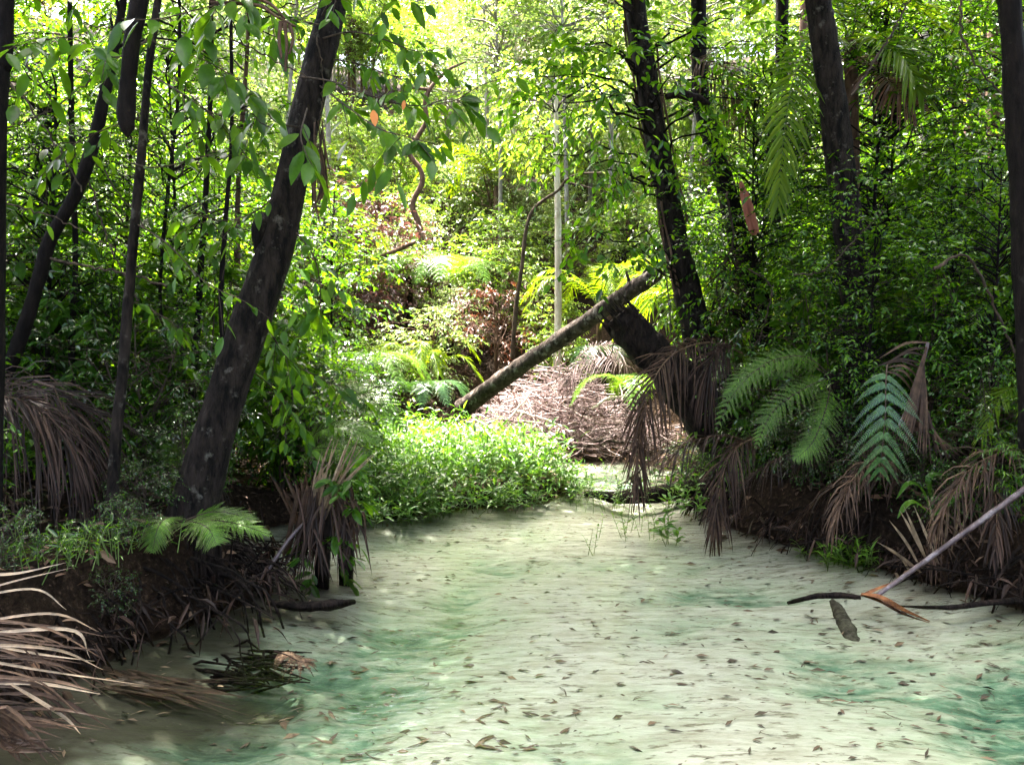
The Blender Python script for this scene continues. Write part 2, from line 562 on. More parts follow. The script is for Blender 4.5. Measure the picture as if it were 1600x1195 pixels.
def ground_mat():
    m, n, l, o = newmat("forest_floor")
    tc = n.new("ShaderNodeTexCoord")
    a = n.new("ShaderNodeTexNoise"); a.inputs["Scale"].default_value = 26; a.inputs["Detail"].default_value = 9; a.inputs["Roughness"].default_value = .75
    b_ = n.new("ShaderNodeTexNoise"); b_.inputs["Scale"].default_value = 1.4; b_.inputs["Detail"].default_value = 5
    for t in (a, b_): l.new(tc.outputs["Object"], t.inputs[0])
    r1 = ramp(n, [(.36, (.006, .004, .003)), (.56, (.022, .015, .010)), (.67, (.075, .05, .034)), (.78, (.22, .165, .12))])
    r2 = ramp(n, [(.35, (.6, .6, .6)), (.65, (1.2, 1.1, 1.0))])
    l.new(a.outputs[0], r1.inputs[0]); l.new(b_.outputs[0], r2.inputs[0])
    mx = n.new("ShaderNodeMix"); mx.data_type = 'RGBA'; mx.blend_type = 'MULTIPLY'; mx.inputs[0].default_value = 1
    l.new(r1.outputs[0], mx.inputs[6]); l.new(r2.outputs[0], mx.inputs[7])
    p = n.new("ShaderNodeBsdfPrincipled"); p.inputs["Roughness"].default_value = .9; p.inputs["Specular IOR Level"].default_value = .03
    sx = n.new("ShaderNodeSeparateXYZ"); l.new(tc.outputs["Object"], sx.inputs[0])
    mr = n.new("ShaderNodeMapRange"); mr.inputs[1].default_value = -.02; mr.inputs[2].default_value = -.08
    l.new(sx.outputs[2], mr.inputs[0])
    m4 = n.new("ShaderNodeMix"); m4.data_type = 'RGBA'
    l.new(mr.outputs[0], m4.inputs[0]); l.new(mx.outputs[2], m4.inputs[6]); m4.inputs[7].default_value = (.08, .066, .045, 1)
    l.new(m4.outputs[2], p.inputs["Base Color"])
    bp = n.new("ShaderNodeBump"); bp.inputs["Strength"].default_value = .9; bp.inputs["Distance"].default_value = .04
    l.new(a.outputs[0], bp.inputs["Height"]); l.new(bp.outputs[0], p.inputs["Normal"])
    l.new(p.outputs[0], o.inputs[0])
    return m


def sand_mat():
    m, n, l, o = newmat("stream_sand")
    tc = n.new("ShaderNodeTexCoord")

    def noise(sc, det, scale3=(1, 1, 1), rough=.55, dist=0.):
        mp = n.new("ShaderNodeMapping"); mp.inputs["Scale"].default_value = scale3
        l.new(tc.outputs["Object"], mp.inputs[0])
        t = n.new("ShaderNodeTexNoise"); t.inputs["Scale"].default_value = sc; t.inputs["Detail"].default_value = det
        t.inputs["Roughness"].default_value = rough; t.inputs["Distortion"].default_value = dist
        l.new(mp.outputs[0], t.inputs[0])
        return t.outputs[0]
    alg = n.new("ShaderNodeAttribute"); alg.attribute_name = "algae"
    fine = ramp(n, [(.38, (.45, .45, .45)), (.6, (1, 1, 1))])
    l.new(noise(9, 7, (.6, 1.5, 1), .68), fine.inputs[0])
    am = n.new("ShaderNodeMath"); am.operation = 'MULTIPLY'
    l.new(alg.outputs["Fac"], am.inputs[0]); l.new(fine.outputs[0], am.inputs[1])
    ac = ramp(n, [(0, (.415, .412, .36)), (.25, (.33, .375, .29)), (.6, (.115, .20, .135)), (1, (.03, .085, .058))])
    l.new(am.outputs[0], ac.inputs[0])
    mx = n.new("ShaderNodeMix"); mx.data_type = 'RGBA'; mx.blend_type = 'MULTIPLY'; mx.inputs[0].default_value = 1
    l.new(ac.outputs[0], mx.inputs[6])
    tint = ramp(n, [(.3, (.80, .79, .77)), (.7, (1.06, 1.06, 1.06))])
    l.new(noise(3.2, 8, (.7, 1.6, 1), .7), tint.inputs[0]); l.new(tint.outputs[0], mx.inputs[7])
    # dark organic streaks caught in the ripple troughs
    st = ramp(n, [(.46, (1.04, 1.04, 1.04)), (.64, (.60, .56, .49))])
    l.new(noise(6.5, 8, (.5, 2.4, 1), .75), st.inputs[0])
    m2 = n.new("ShaderNodeMix"); m2.data_type = 'RGBA'; m2.blend_type = 'MULTIPLY'; m2.inputs[0].default_value = .8
    l.new(mx.outputs[2], m2.inputs[6]); l.new(st.outputs[0], m2.inputs[7])
    sp = ramp(n, [(.575, (1, 1, 1)), (.64, (.22, .17, .12))])
    l.new(noise(17, 5, (.45, 1.5, 1), .65), sp.inputs[0])
    m3 = n.new("ShaderNodeMix"); m3.data_type = 'RGBA'; m3.blend_type = 'MULTIPLY'; m3.inputs[0].default_value = .7
    l.new(m2.outputs[2], m3.inputs[6]); l.new(sp.outputs[0], m3.inputs[7])
    mud_shade = n.new("ShaderNodeAttribute"); mud_shade.attribute_name = "mud_shade"  # mud and leaf litter, with the shade under the banks painted in
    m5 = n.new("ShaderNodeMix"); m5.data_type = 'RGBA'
    l.new(mud_shade.outputs["Fac"], m5.inputs[0]); l.new(m3.outputs[2], m5.inputs[6]); m5.inputs[7].default_value = (.022, .018, .011, 1)
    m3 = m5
    p = n.new("ShaderNodeBsdfPrincipled"); p.inputs["Roughness"].default_value = .95
    p.inputs["Specular IOR Level"].default_value = .1
    l.new(m3.outputs[2], p.inputs["Base Color"])
    l.new(p.outputs[0], o.inputs[0])
    return m


def water_mat():
    m, n, l, o = newmat("clear_water")
    tc = n.new("ShaderNodeTexCoord")
    mp = n.new("ShaderNodeMapping"); mp.inputs["Scale"].default_value = (.7, 1.6, 1)
    l.new(tc.outputs["Object"], mp.inputs[0])
    t = n.new("ShaderNodeTexNoise"); t.inputs["Scale"].default_value = 9; t.inputs["Detail"].default_value = 3; t.inputs["Roughness"].default_value = .6
    l.new(mp.outputs[0], t.inputs[0])
    bp = n.new("ShaderNodeBump"); bp.inputs["Strength"].default_value = .55; bp.inputs["Distance"].default_value = .018
    l.new(t.outputs[0], bp.inputs["Height"])
    fr = n.new("ShaderNodeFresnel"); fr.inputs[0].default_value = 1.33
    l.new(bp.outputs[0], fr.inputs["Normal"])
    tr = n.new("ShaderNodeBsdfTransparent"); tr.inputs[0].default_value = (.95, .985, .955, 1)
    gl = n.new("ShaderNodeBsdfGlossy"); gl.inputs["Roughness"].default_value = .04
    l.new(bp.outputs[0], gl.inputs["Normal"])
    ms = n.new("ShaderNodeMixShader")
    l.new(fr.outputs[0], ms.inputs[0]); l.new(tr.outputs[0], ms.inputs[1]); l.new(gl.outputs[0], ms.inputs[2])
    l.new(ms.outputs[0], o.inputs[0])
    return m


M["ground"], M["sand"], M["water"] = ground_mat(), sand_mat(), water_mat()

# ------------------------------------------------------------------ terrain and water
SHORE = np.array([(-5.5, -8), (-3.2, -2), (-2.5, 2), (-2.25, 3.4), (-2.1, 4.2), (-1.8, 4.7), (-1.65, 5.1), (-1.85, 5.6), (-2.4, 6.2), (-2.6, 7.0),
                  (-2.2, 7.4), (-1.4, 7.5), (-.3, 8.2), (.4, 8.5), (.75, 9.2), (.55, 10.2), (.3, 11.2), (.6, 11.75), (1.5, 11.9), (2.2, 11.2),
                  (2.3, 10), (2.15, 8.9), (1.95, 7.7), (2.1, 7.0), (2.35, 6.4), (2.75, 5.8), (3.1, 5.0), (3.6, 4.2), (4.1, 3), (4.4, 0), (6, -8)], float)


def shore_dist(x, y):
    sh = x.shape
    p = np.stack([x.ravel(), y.ravel()], 1)
    best = np.full(len(p), 1e9)
    ins = np.zeros(len(p), bool)
    A, B = SHORE, np.roll(SHORE, -1, 0)
    for a, b in zip(A, B):
        ab = b - a
        t = np.clip(((p - a) @ ab) / (ab @ ab), 0, 1)
        best = np.minimum(best, np.linalg.norm(p - a - t[:, None] * ab, axis=1))
        c = ((a[1] > p[:, 1]) != (b[1] > p[:, 1])) & (p[:, 0] < (b[0] - a[0]) * (p[:, 1] - a[1]) / (b[1] - a[1] + 1e-12) + a[0])
        ins ^= c
    return np.where(ins, -best, best).reshape(sh)


def sst(a, b, x):
    t = np.clip((x - a) / (b - a), 0, 1)
    return t * t * (3 - 2 * t)


def height(x, y):
    x, y = np.asarray(x, float), np.asarray(y, float)
    d = shore_dist(x, y) + .26 * fbm(x * 2.2, y * 2.2, 81, 4)
    left = sst(-1.2, -1.9, x) * sst(8.2, 6.9, y)
    right = sst(1.2, 2.0, x) * sst(12, 9.5, y)
    bank = .10 + .36 * left + .30 * right
    z = np.where(d < 0, -.02 - .5 * sst(0, .14, -d), bank * sst(-.02, .30, d) + .04 * np.clip(d, 0, 3))
    z = z + np.clip(-x - 3.2, 0, 40) * .16 * sst(0, 2, d) + np.clip(x - 3.6, 0, 40) * .15 * sst(0, 2, d)
    up = np.clip(y - 12.6, 0, 45)
    z = z + .50 * up * sst(0, 3, up + .3) - .10 * np.clip(up - 26, 0, 60)
    n = fbm(x * .6, y * .6, 3) * .5 + fbm(x * 2.6, y * 2.6, 9, 3) * .16
    return z + n * sst(.1, 1.5, d) * .8


def gz(x, y):
    return float(height(np.array([x]), np.array([y]))[0])


def grid_mesh(xs, ys, zf):
    X, Y = np.meshgrid(xs, ys)
    Z = zf(X, Y)
    a = Acc()
    nx, ny = len(xs), len(ys)
    i = (np.arange(ny - 1) * nx)[:, None] + np.arange(nx - 1)
    q = np.stack([i, i + 1, i + nx + 1, i + nx], -1).reshape(-1, 4)
    a.add(np.stack([X, Y, Z], -1).reshape(-1, 3), q)
    return a


e = np.linspace(0, 1, 70)[1:]
e = .12 * e * 5 + 135 * e ** 3
gxs = np.concatenate([-4.6 - e[::-1], np.linspace(-4.6, 5.2, 240), 5.2 + e])
gys = np.concatenate([1.5 - (.2 * np.arange(1, 30) + 20 * (np.arange(1, 30) / 29) ** 3)[::-1], np.linspace(1.5, 14.5, 320), 14.5 + e])
tag(part("ground", grid_mesh(gxs, gys, height), M["ground"]), kind="structure")


def bed(x, y):
    deep = ALGAE(x, y)
    z = -.15 + .05 * fbm(x * .7, y * .7, 21) + .005 * np.sin(y * 17 + 6 * fbm(x * .8, y * .8, 5) * 4) * (.4 + vnoise(x * .9, y * .9, 8)) + .010 * fbm(x * 3, y * 6, 30, 3) - .10 * deep
    k = sst(-.1, .9, -shore_dist(x, y))
    return -.035 * (1 - k) + z * k


POOLS = [(-1.1, 3.5, .55, .9, .9), (-.75, 4.4, .4, .7, .8), (-.9, 2.9, .7, .5, .8), (-.45, 5.3, .3, .6, .55), (2.6, 3.7, .6, .5, 1.1), (3.1, 4.1, .6, .5, 1.), (1.75, 4.3, .5, .45, .8), (2.2, 3.2, .35, .3, .7), (1.5, 5.6, .6, .35, .7), (1.0, 6.4, .8, .3, .55),
         (.2, 3.3, .35, .3, .45), (.35, 2.75, .5, .25, .45), (-.2, 6.3, .3, .6, .5), (1.0, 4.9, .4, .25, .45), (.7, 3.9, .3, .25, .35), (-1.9, 4.4, .5, .4, .6), (1.3, 10.6, 1.1, 1.3, .75), (.2, 7.4, .5, .25, .3), (-.9, 6.9, .5, .4, .35)]


def ALGAE(x, y):
    """weedy green hollows of the stream floor, 0..1"""
    x, y = np.asarray(x, float), np.asarray(y, float)
    wx, wy = x + .5 * fbm(x * 1.6, y * 1.6, 61), y + .5 * fbm(x * 1.6, y * 1.6, 67)
    s = np.zeros_like(x)
    for cx, cy, rx, ry, k in POOLS:
        s = s + k * np.exp(-((wx - cx) / rx) ** 2 - ((wy - cy) / ry) ** 2)
    s = s * (.75 + 1.3 * fbm(x * 3.2, y * 5.5, 73, 4)) + .35 * np.clip(fbm(x * 1.1, y * 2.0, 79, 5), 0, 1)
    return np.clip(s, 0, 1)


bxs, bys = np.linspace(-4, 6, 330), np.linspace(0, 13, 520)
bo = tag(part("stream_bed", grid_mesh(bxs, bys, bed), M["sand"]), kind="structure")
BX, BY = np.meshgrid(bxs, bys)
at_ = bo.data.attributes.new("algae", 'FLOAT', 'POINT')
at_.data.foreach_set("value", ALGAE(BX, BY).ravel().astype(np.float32))
MUD_SHADE = np.clip((1.25 * np.exp(np.minimum(shore_dist(BX, BY), 0) / (.22 + .16 * (BX < 0))) + 1.3 * np.exp(-((BX + 2.0) / .75) ** 2 - ((BY - 3.6) / 1.2) ** 2) + 1.0 * np.exp(-((BX - 1.3) / 1.1) ** 2 - ((BY - 10.5) / 1.4) ** 2) + .9 * np.exp(-((BX + 1.7) / .7) ** 2 - ((BY - 5.6) / .7) ** 2)
               + 1.3 * np.exp(-((BX + 1.45) / .5) ** 2 - ((BY - 3.85) / .2) ** 2) + .8 * np.exp(-((BX + 1.4) / .6) ** 2 - ((BY - 2.6) / .4) ** 2)) * (.7 + 1.6 * fbm(BX * 2.6, BY * 4.5, 97, 5)), 0, .94)  # darkens the bed near banks: litter and mud, plus bank shade put into the colour
at_ = bo.data.attributes.new("mud_shade", 'FLOAT', 'POINT')
at_.data.foreach_set("value", MUD_SHADE.ravel().astype(np.float32))
wa = Acc()
wa.add([(-7, -8, 0), (7, -8, 0), (7, 12.6, 0), (-7, 12.6, 0)], [(0, 1, 2, 3)])
tag(part("water", wa, M["water"]), kind="structure")

# ------------------------------------------------------------------ plant prototypes
rng = np.random.default_rng(7)
SERIES = []          # (object, description, category) to be given their labels at the end


def grow(seed, name, cat, leafm, stemm, H=2., rad=.9, nst=2, K=26, T=6, n=7, lt=.35, L=.1, ar=.42, tp=MID, z0=.3, droop=.3, hang=.25,
         sr=.015, out=.7, lean=.12, leafname="foliage", stemname="stem", top=1., flat=.6):
    """one shrub or small tree, built at the origin"""
    r = np.random.default_rng(seed)
    root = bpy.data.objects.new(name, None)
    root.empty_display_size = .1
    COL.objects.link(root)
    root["category"] = cat
    lf, st = Acc(), Acc()
    cz = H * (z0 + 1) / 2
    C = ell_points(r, (0, 0, cz), (rad, rad, H * (1 - z0) / 2 * top), K)
    for s in range(nst):
        a = r.uniform(0, 2 * np.pi)
        e = np.array([np.cos(a), np.sin(a), 0]) * rad * r.uniform(.1, .5) * (nst > 1) + r.normal(0, lean * .3, 3) * H
        tr = smooth_path([(0, 0, -.15), (e[0] * .25 + r.normal(0, .04), e[1] * .25 + r.normal(0, .04), H * .35), (e[0] * .7, e[1] * .7, H * .68), (e[0], e[1], H * .93)], 14)
        tubes(st, tr, sr * (1.15 - .85 * np.linspace(0, 1, 14)), 6)
        limbs(r, st, C[s::nst], tr, sr * .45, .003)
    crown(r, lf, st, C, (0, 0, cz - .2 * H), T, n, lt, L, ar, droop, tp, out, hang=hang, flat=flat)
    part(stemname, st, stemm, root, off=(0, 0, 0))
    part(leafname, lf, leafm, root, off=(0, 0, 0), smooth=False)
    root["_n"] = 0
    return root


def place(root, x, y, desc, group, rz=None, sc=1., z=None):
    rz = rng.uniform(0, 6.28) if rz is None else rz
    z = gz(x, y) if z is None else z
    scv = (sc * rng.uniform(.9, 1.1), sc * rng.uniform(.9, 1.1), sc)
    if root["_n"] == 0:
        root["_n"] = 1
        o = root
        o.location = (x, y, z); o.rotation_euler = (0, 0, rz); o.scale = scv
        o["group"] = group
    else:
        o = dup(root, (x, y, z), rz, scv, None, group)
    SERIES.append((o, desc, sc))
    return o


def ribbon(acc, path, wd, nr=(0, -.5, 1), m=9, taper=(.5, 1, .9, .05), fold=.2):
    P = smooth_path(path, m)
    T = path_frame(P)
    Y = nrmz(np.cross(np.broadcast_to(np.asarray(nr, float), T.shape), T))
    Z = np.cross(T, Y)
    ww = np.interp(np.linspace(0, 1, m), np.linspace(0, 1, len(taper)), taper)[:, None] * wd * .5
    V = np.stack([P + Y * ww + Z * ww * fold, P, P - Y * ww + Z * ww * fold], 1).reshape(-1, 3)
    q = []
    for i in range(m - 1):
        a = i * 3
        q += [(a, a + 1, a + 4, a + 3), (a + 1, a + 2, a + 5, a + 4)]
    acc.add(V, q)


def pp(pts, Y):
    """pixel polyline to world; Y one depth or one per point"""
    Y = np.broadcast_to(np.asarray(Y, float), (len(pts),))
    return np.array([at(p[0], p[1], y) for p, y in zip(pts, Y)])


def trunk(root, path, rads, m=M["bark"], sides=12, rough=.05, seed=1, name="trunk", n=40, cap=False):
    r = np.random.default_rng(seed)
    a = Acc()
    P = smooth_path(path, n)
    rr = np.interp(np.linspace(0, 1, n), np.linspace(0, 1, len(rads)), rads)
    tubes(a, P, rr, sides, rough, r, cap)
    part(name, a, m, root)
    return P


def top_crown(root, seed, trunkP, C, L=.13, T=7, n=7, lt=.5, leafm="leaf_mid", tp=MID, ar=.42, lr=.03, droop=.35, hang=.3, stem="bark_dark", out=.7):
    """limbs and leaves round the clump centres C, hung on a trunk polyline; world coordinates"""
    r = np.random.default_rng(seed)
    a, b = Acc(), Acc()
    limbs(r, b, C, trunkP, lr, .006, m=8, sides=5)
    crown(r, a, b, C, np.mean(C, 0), T, n, lt, L, ar, droop, tp, out=out, hang=hang)
    part("branch", b, M[stem], root)
    part("crown", a, M[leafm], root, smooth=False)


# ------------------------------------------------------------------ the leaning tree on the left bank
base = at(302, 800, 5.0)
t = thing("leaning_tree", (base[0], base[1], 0), "thick dark tree with pale lichen patches leaning right over the left bank, buttressed by roots", "tree")
pth = list(pp([(292, 835), (303, 790), (343, 650), (392, 500), (430, 390), (455, 285), (478, 180), (505, 70), (522, 0)], [5, 5, 5.03, 5.1, 5.15, 5.2, 5.25, 5.3, 5.35]))
pth += [pth[-1] + np.array([.22, .1, 1.1]), pth[-1] + np.array([.35, .25, 2.6]), pth[-1] + np.array([.4, .4, 4.2])]
LT = trunk(t, pth, [.17, .145, .122, .118, .112, .10, .097, .093, .088, .085, .065, .03], M["bark"], 18, .025, 3, n=80)
a = Acc()
r = np.random.default_rng(5)
for k in range(110):                                      # root mass reaching down to the water
    an = r.uniform(0, 6.28)
    p0 = base + np.array([np.cos(an) * .11, np.sin(an) * .11, r.uniform(-.15, .12)])
    p2 = np.array([base[0] + np.cos(an) * r.uniform(.12, .21), base[1] - .05 + np.sin(an) * r.uniform(.12, .21), -.15])
    tubes(a, bez(p0, (p2[0] * 1.0, p2[1], p0[2] * .6), p2, 8), r.uniform(.008, .028) * np.linspace(1, .6, 8), 6, .1, r)
part("root", a, M["bark_rot"], t)
a = Acc()                                               # swollen knot on the trunk
kp = at(414, 372, 5.14)
tubes(a, smooth_path([kp + (-.02, 0, .16), kp, kp + (0.0, 0, -.16)], 9), [.02, .05, .07, .075, .08, .075, .07, .05, .02], 9, .06, r)
part("knot", a, M["bark_dark"], t)
C = ell_points(r, (-.9, 7.4, 8.9), (3.9, 3.9, 1.5), 400)
top_crown(t, 11, LT[50:], C, L=.21, T=8, n=9, lt=.7, leafm="leaf_mid", tp=FAR)
# strips of dead bark and vine hanging at the trunk
a = Acc()
for k in range(26):
    x0, y0 = r.uniform(490, 503), r.uniform(185, 260)
    p0 = at(x0, y0, 5.05)
    ln = r.uniform(.15, .5)
    ribbon(a, [p0, p0 + (r.normal(0, .02), r.normal(0, .03), -ln * .5), p0 + (r.normal(0, .035), r.normal(0, .03), -ln)], r.uniform(.008, .02), (0, -1, .1))
part("hanging_bark", a, M["dead_dark"], t)


def spray(root, pts, Y, n, L, seed, leafm="leaf_near", tp=BROAD, ar=.42, rr=.006, hang=.55, ends=True, stemm="twig", side=.75, subs=0):
    """a leafy branch along a path: alternating broad leaves hanging from it"""
    r = np.random.default_rng(seed)
    P = smooth_path(pp(pts, Y), 24)
    a, b = Acc(), Acc()
    tubes(b, P, rr * np.linspace(1, .35, 24), 5)
    paths = [(P, n)]
    for k in range(subs):
        i = r.integers(5, 22)
        d = nrmz(path_frame(P)[i] * .7 + np.array([r.normal(0, .35), r.normal(0, .45), r.normal(-.2, .3)]))
        ln = r.uniform(.18, .4)
        Q = bez(P[i], P[i] + d * ln * .5 + (0, 0, .02), P[i] + d * ln + (0, 0, -.06), 24)
        tubes(b, Q, rr * .5 * np.linspace(1, .4, 24), 4)
        paths.append((Q, max(4, n // 3)))
    for Q, k in paths:
        s = np.clip(np.linspace(.18, 1, k) + r.normal(0, .02, k), 0, 1)
        p = sample(Q, s)
        T = nrmz(sample(path_frame(Q), s))
        sd = nrmz(np.cross(T, np.array([0, 0, 1.]))) * np.where(np.arange(k) % 2, 1, -1)[:, None]
        d = T * .6 + sd * side + r.normal(0, .28, (k, 3)) + np.array([0, 0, -hang])
        nr = np.array([0, -.35, 1]) + r.normal(0, .45, (k, 3))
        LL = L * r.uniform(.7, 1.2, k)
        d = nrmz(d)
        pet = p + d * .012
        blades(a, pet, d, nr, LL, LL * ar * r.uniform(.88, 1.1, k), tp, .13, r.uniform(.05, .3, k))
    br = part("branch", b, M[stemm], root)
    lf = part("leaves", a, M[leafm], br, smooth=True)
    return br


D = 4.3
spray(t, [(470, 120), (520, 128), (580, 150), (640, 165), (700, 160), (728, 150)], [5.2, 4.9, 4.6, 4.4, 4.3, 4.3], 16, .125, 21, subs=6)
spray(t, [(505, 60), (550, 50), (600, 62), (650, 80), (700, 75)], [5.2, 5, 4.8, 4.7, 4.6], 14, .12, 22, subs=5)
spray(t, [(500, 135), (540, 165), (590, 200), (640, 215), (690, 228)], [5.2, 4.7, 4.3, 4.1, 4.0], 15, .14, 23, subs=5)
spray(t, [(470, 200), (430, 190), (400, 150), (340, 105), (280, 80)], [5.2, 4.8, 4.4, 4.1, 4.0], 14, .15, 24, hang=.9, subs=5)
spray(t, [(505, 40), (450, 30), (390, 0), (330, 10), (250, 30), (190, 30)], [5.2, 4.7, 4.3, 4, 3.9, 3.8], 16, .16, 25, hang=.7, subs=6)
spray(t, [(500, 30), (520, 0), (560, -15), (620, -5), (665, 8)], [5.3, 5, 4.8, 4.6, 4.6], 14, .13, 26, subs=4)
spray(t, [(480, 170), (470, 210), (478, 240), (490, 262)], [5.05, 4.5, 4.3, 4.25], 7, .17, 27, hang=.8, subs=1)
for k, (pts, Y, n_, L_) in enumerate([([(235, 60), (180, 90), (110, 60), (40, 70)], [4.9, 4.4, 4.1, 3.9], 16, .13), ([(240, 120), (290, 150), (340, 190), (390, 250)], [4.9, 4.6, 4.5, 4.4], 14, .12), ([(230, 180), (170, 200), (110, 230), (60, 280)], [4.9, 4.8, 4.7, 4.6], 14, .11),
                                      ([(450, 290), (400, 330), (350, 345), (290, 330)], [5.2, 5, 4.9, 4.8], 14, .11), ([(500, 90), (560, 100), (620, 120), (670, 110)], [5.3, 5.2, 5.1, 5.1], 14, .11), ([(440, 340), (490, 400), (500, 470), (480, 500)], [5.2, 5.1, 5.2, 5.3], 12, .12),
                                      ([(395, 470), (450, 560), (500, 590), (540, 620)], [5.3, 5.6, 5.8, 6], 14, .12), ([(365, 560), (420, 600), (460, 650), (480, 690)], [5.2, 5.6, 5.8, 5.9], 14, .11)]):
    spray(t, pts, Y, n_, L_, 240 + k, subs=6, hang=.6)
for p, d_, nr_, l_, w_ in [(at(583, 172, 4.25), (.15, -.1, -1), (.2, -1, .2), .085, .042), (at(632, 157, 4.3), (-.2, 0, -1), (.4, -1, .2), .05, .022)]:
    a = Acc()
    blades(a, [p], [d_], [nr_], l_, w_, BROAD, .12, .1)
    part("orange_leaf", a, M["leaf_orange"], t)
# bare forked twig with hanging dead strips in front of the trunk
t = thing("dead_branch", at(400, 8, 4.2), "bare brown forked branch with dry strips hanging at the top, before the leaning trunk", "branch")
a = Acc()
for pts in ([(330, 5), (400, 8), (430, 25), (462, 42)], [(395, -4), (425, 8), (445, 30)], [(445, 36), (448, 70), (446, 112)], [(440, 34), (436, 60), (440, 92)], [(452, 40), (458, 60), (452, 85)]):
    tubes(a, smooth_path(pp(pts, 4.2), 12), np.linspace(.012, .006, 12), 5, .1, r)
part("limb", a, M["bark_brown"], t)

# ------------------------------------------------------------------ other stems at the left
t = thing("hanging_trunk", at(200, 205, 4.0), "dark rounded end of a broken trunk hanging down from the canopy, top left", "tree trunk")
P = list(pp([(199, 214), (198, 200), (197, 178), (201, 120), (207, 60), (218, 0)], 4.0))
P += [P[-1] + np.array([.1, .1, .8]), P[-1] + np.array([.2, .3, 2.0]), P[-1] + np.array([.1, .8, 3.4])]
trunk(t, P, [.008, .035, .043, .037, .038, .042, .045, .05, .06], M["bark_dark"], 12, .03, 8, n=50)

def tree(name, pts, Y, rads, label, cat="tree", m="bark_dark", ext=None, seed=1, sides=10, grp=None, crownat=None, root=.25, rough=.04, **kw):
    P = list(pp(pts, Y))
    P = [P[0] + (np.array(P[0]) - P[1]) / max(np.linalg.norm(np.array(P[0]) - P[1]), 1e-6) * root] + P
    if ext:
        for e in ext: P.append(P[-1] + np.array(e, float))
    t = thing(name, P[0], label, cat, grp)
    TP = trunk(t, P, rads, M[m], sides, rough, seed, n=max(24, 8 * len(P)))
    if crownat is not None:
        c, rd, K = crownat
        C = ell_points(np.random.default_rng(seed + 50), c, rd, K)
        top_crown(t, seed + 100, TP[len(TP) // 2:], C, **kw)
    return t, TP


t, TP = tree("slender_tree", [(170, 870), (180, 700), (192, 580), (200, 480), (208, 380), (222, 230), (232, 110), (247, 0)], [4.7, 4.7, 4.75, 4.8, 4.8, 4.85, 4.9, 4.9],
             [.036, .033, .031, .03, .028, .025, .022, .02, .014], "slim straight dark tree rising beside the hanging trunk end on the left bank", ext=[(.1, .1, 1), (.1, .3, 1.6)], seed=31, m="bark",
             crownat=((-2.2, 5.2, 5.9), (1.2, 1.2, .9), 16), leafm="leaf_near", L=.13, T=5, n=6, lt=.4, lr=.014)
for k, (pts, Y) in enumerate([([(205, 255), (240, 262), (300, 250), (370, 225)], [4.85, 4.7, 4.6, 4.5]), ([(205, 345), (260, 380), (320, 440), (380, 470)], [4.85, 4.6, 4.5, 4.4]), ([(195, 470), (230, 480), (290, 520)], [4.8, 4.9, 5.0])]):
    spray(t, pts, Y, 9, .10, 41 + k, subs=3, rr=.006)
tree("curved_sapling", [(5, 590), (28, 540), (60, 440), (78, 375), (120, 300), (148, 215), (165, 140), (175, 90)], [5.4] * 8, [.055, .05, .045, .043, .042, .04, .035, .025, .02],
     "bent dark sapling curving up to the right at the left edge", "sapling", ext=[(.1, 0, .5), (.0, .1, .8)], seed=33, crownat=((-2.8, 5.7, 4.2), (.8, .8, .7), 12), leafm="leaf_mid", L=.1, T=5, n=6, lt=.35, lr=.012)
tree("edge_tree", [(-14, 900), (-10, 600), (-6, 300), (0, 120), (8, 0)], [4.4] * 5, [.05, .05, .05, .045, .04, .04], "blurred dark trunk running up the extreme left edge", ext=[(0, 0, 3)], seed=34)
tree("broken_tree", [(70, 560), (68, 420), (70, 300), (72, 165)], [8.0] * 4, [.16, .14, .12, .10, .08], "stout dark broken trunk among bushes behind the bent sapling", seed=35, cat="tree trunk", rough=.1)
tree("sapling", [(296, 700), (298, 640), (305, 560), (315, 400), (325, 240), (330, 80)], [7.2] * 6, [.06, .05, .04, .03, .025, .02, .015], "thin dark sapling standing just behind the leaning trunk", "sapling", ext=[(0, 0, 1.4)], seed=36,
     crownat=((-2.7, 7.2, 4.6), (.8, .8, 1.2), 14), leafm="leaf_mid", L=.1, T=5, n=6, lt=.35, lr=.01)
tree("sapling", [(372, 500), (371, 330), (376, 220), (383, 130), (388, 20)], [8.5] * 5, [.035, .03, .026, .025, .02, .02], "brown pole-like sapling between the slim tree and the leaning tree", "sapling", m="bark_brown", ext=[(0, 0, 1.4)], seed=37,
     crownat=((-2.8, 8.6, 5.4), (.8, .8, 1.), 14), leafm="leaf_sun", L=.1, T=5, n=6, lt=.35, lr=.01)
tree("sapling", [(118, 860), (120, 700), (112, 560), (118, 400), (112, 200)], [6.2] * 5, [.03, .028, .026, .022, .02, .018], "thin dark sapling left of the slim tree, straight and bare", "sapling", ext=[(0, 0, 1.4)], seed=38)
tree("sapling", [(345, 760), (352, 600), (345, 480), (352, 350), (362, 200)], [6.6] * 5, [.025, .022, .02, .02, .016, .014], "very thin crooked sapling crossing behind the leaning trunk", "sapling", ext=[(0, 0, 1.4)], seed=39)
tree("sapling", [(262, 730), (268, 600), (250, 470), (262, 300), (280, 120)], [6.9] * 5, [.02, .018, .016, .016, .014, .012], "wispy sapling with a kinked stem right of the slim tree", "sapling", ext=[(0, 0, 1.4)], seed=40)

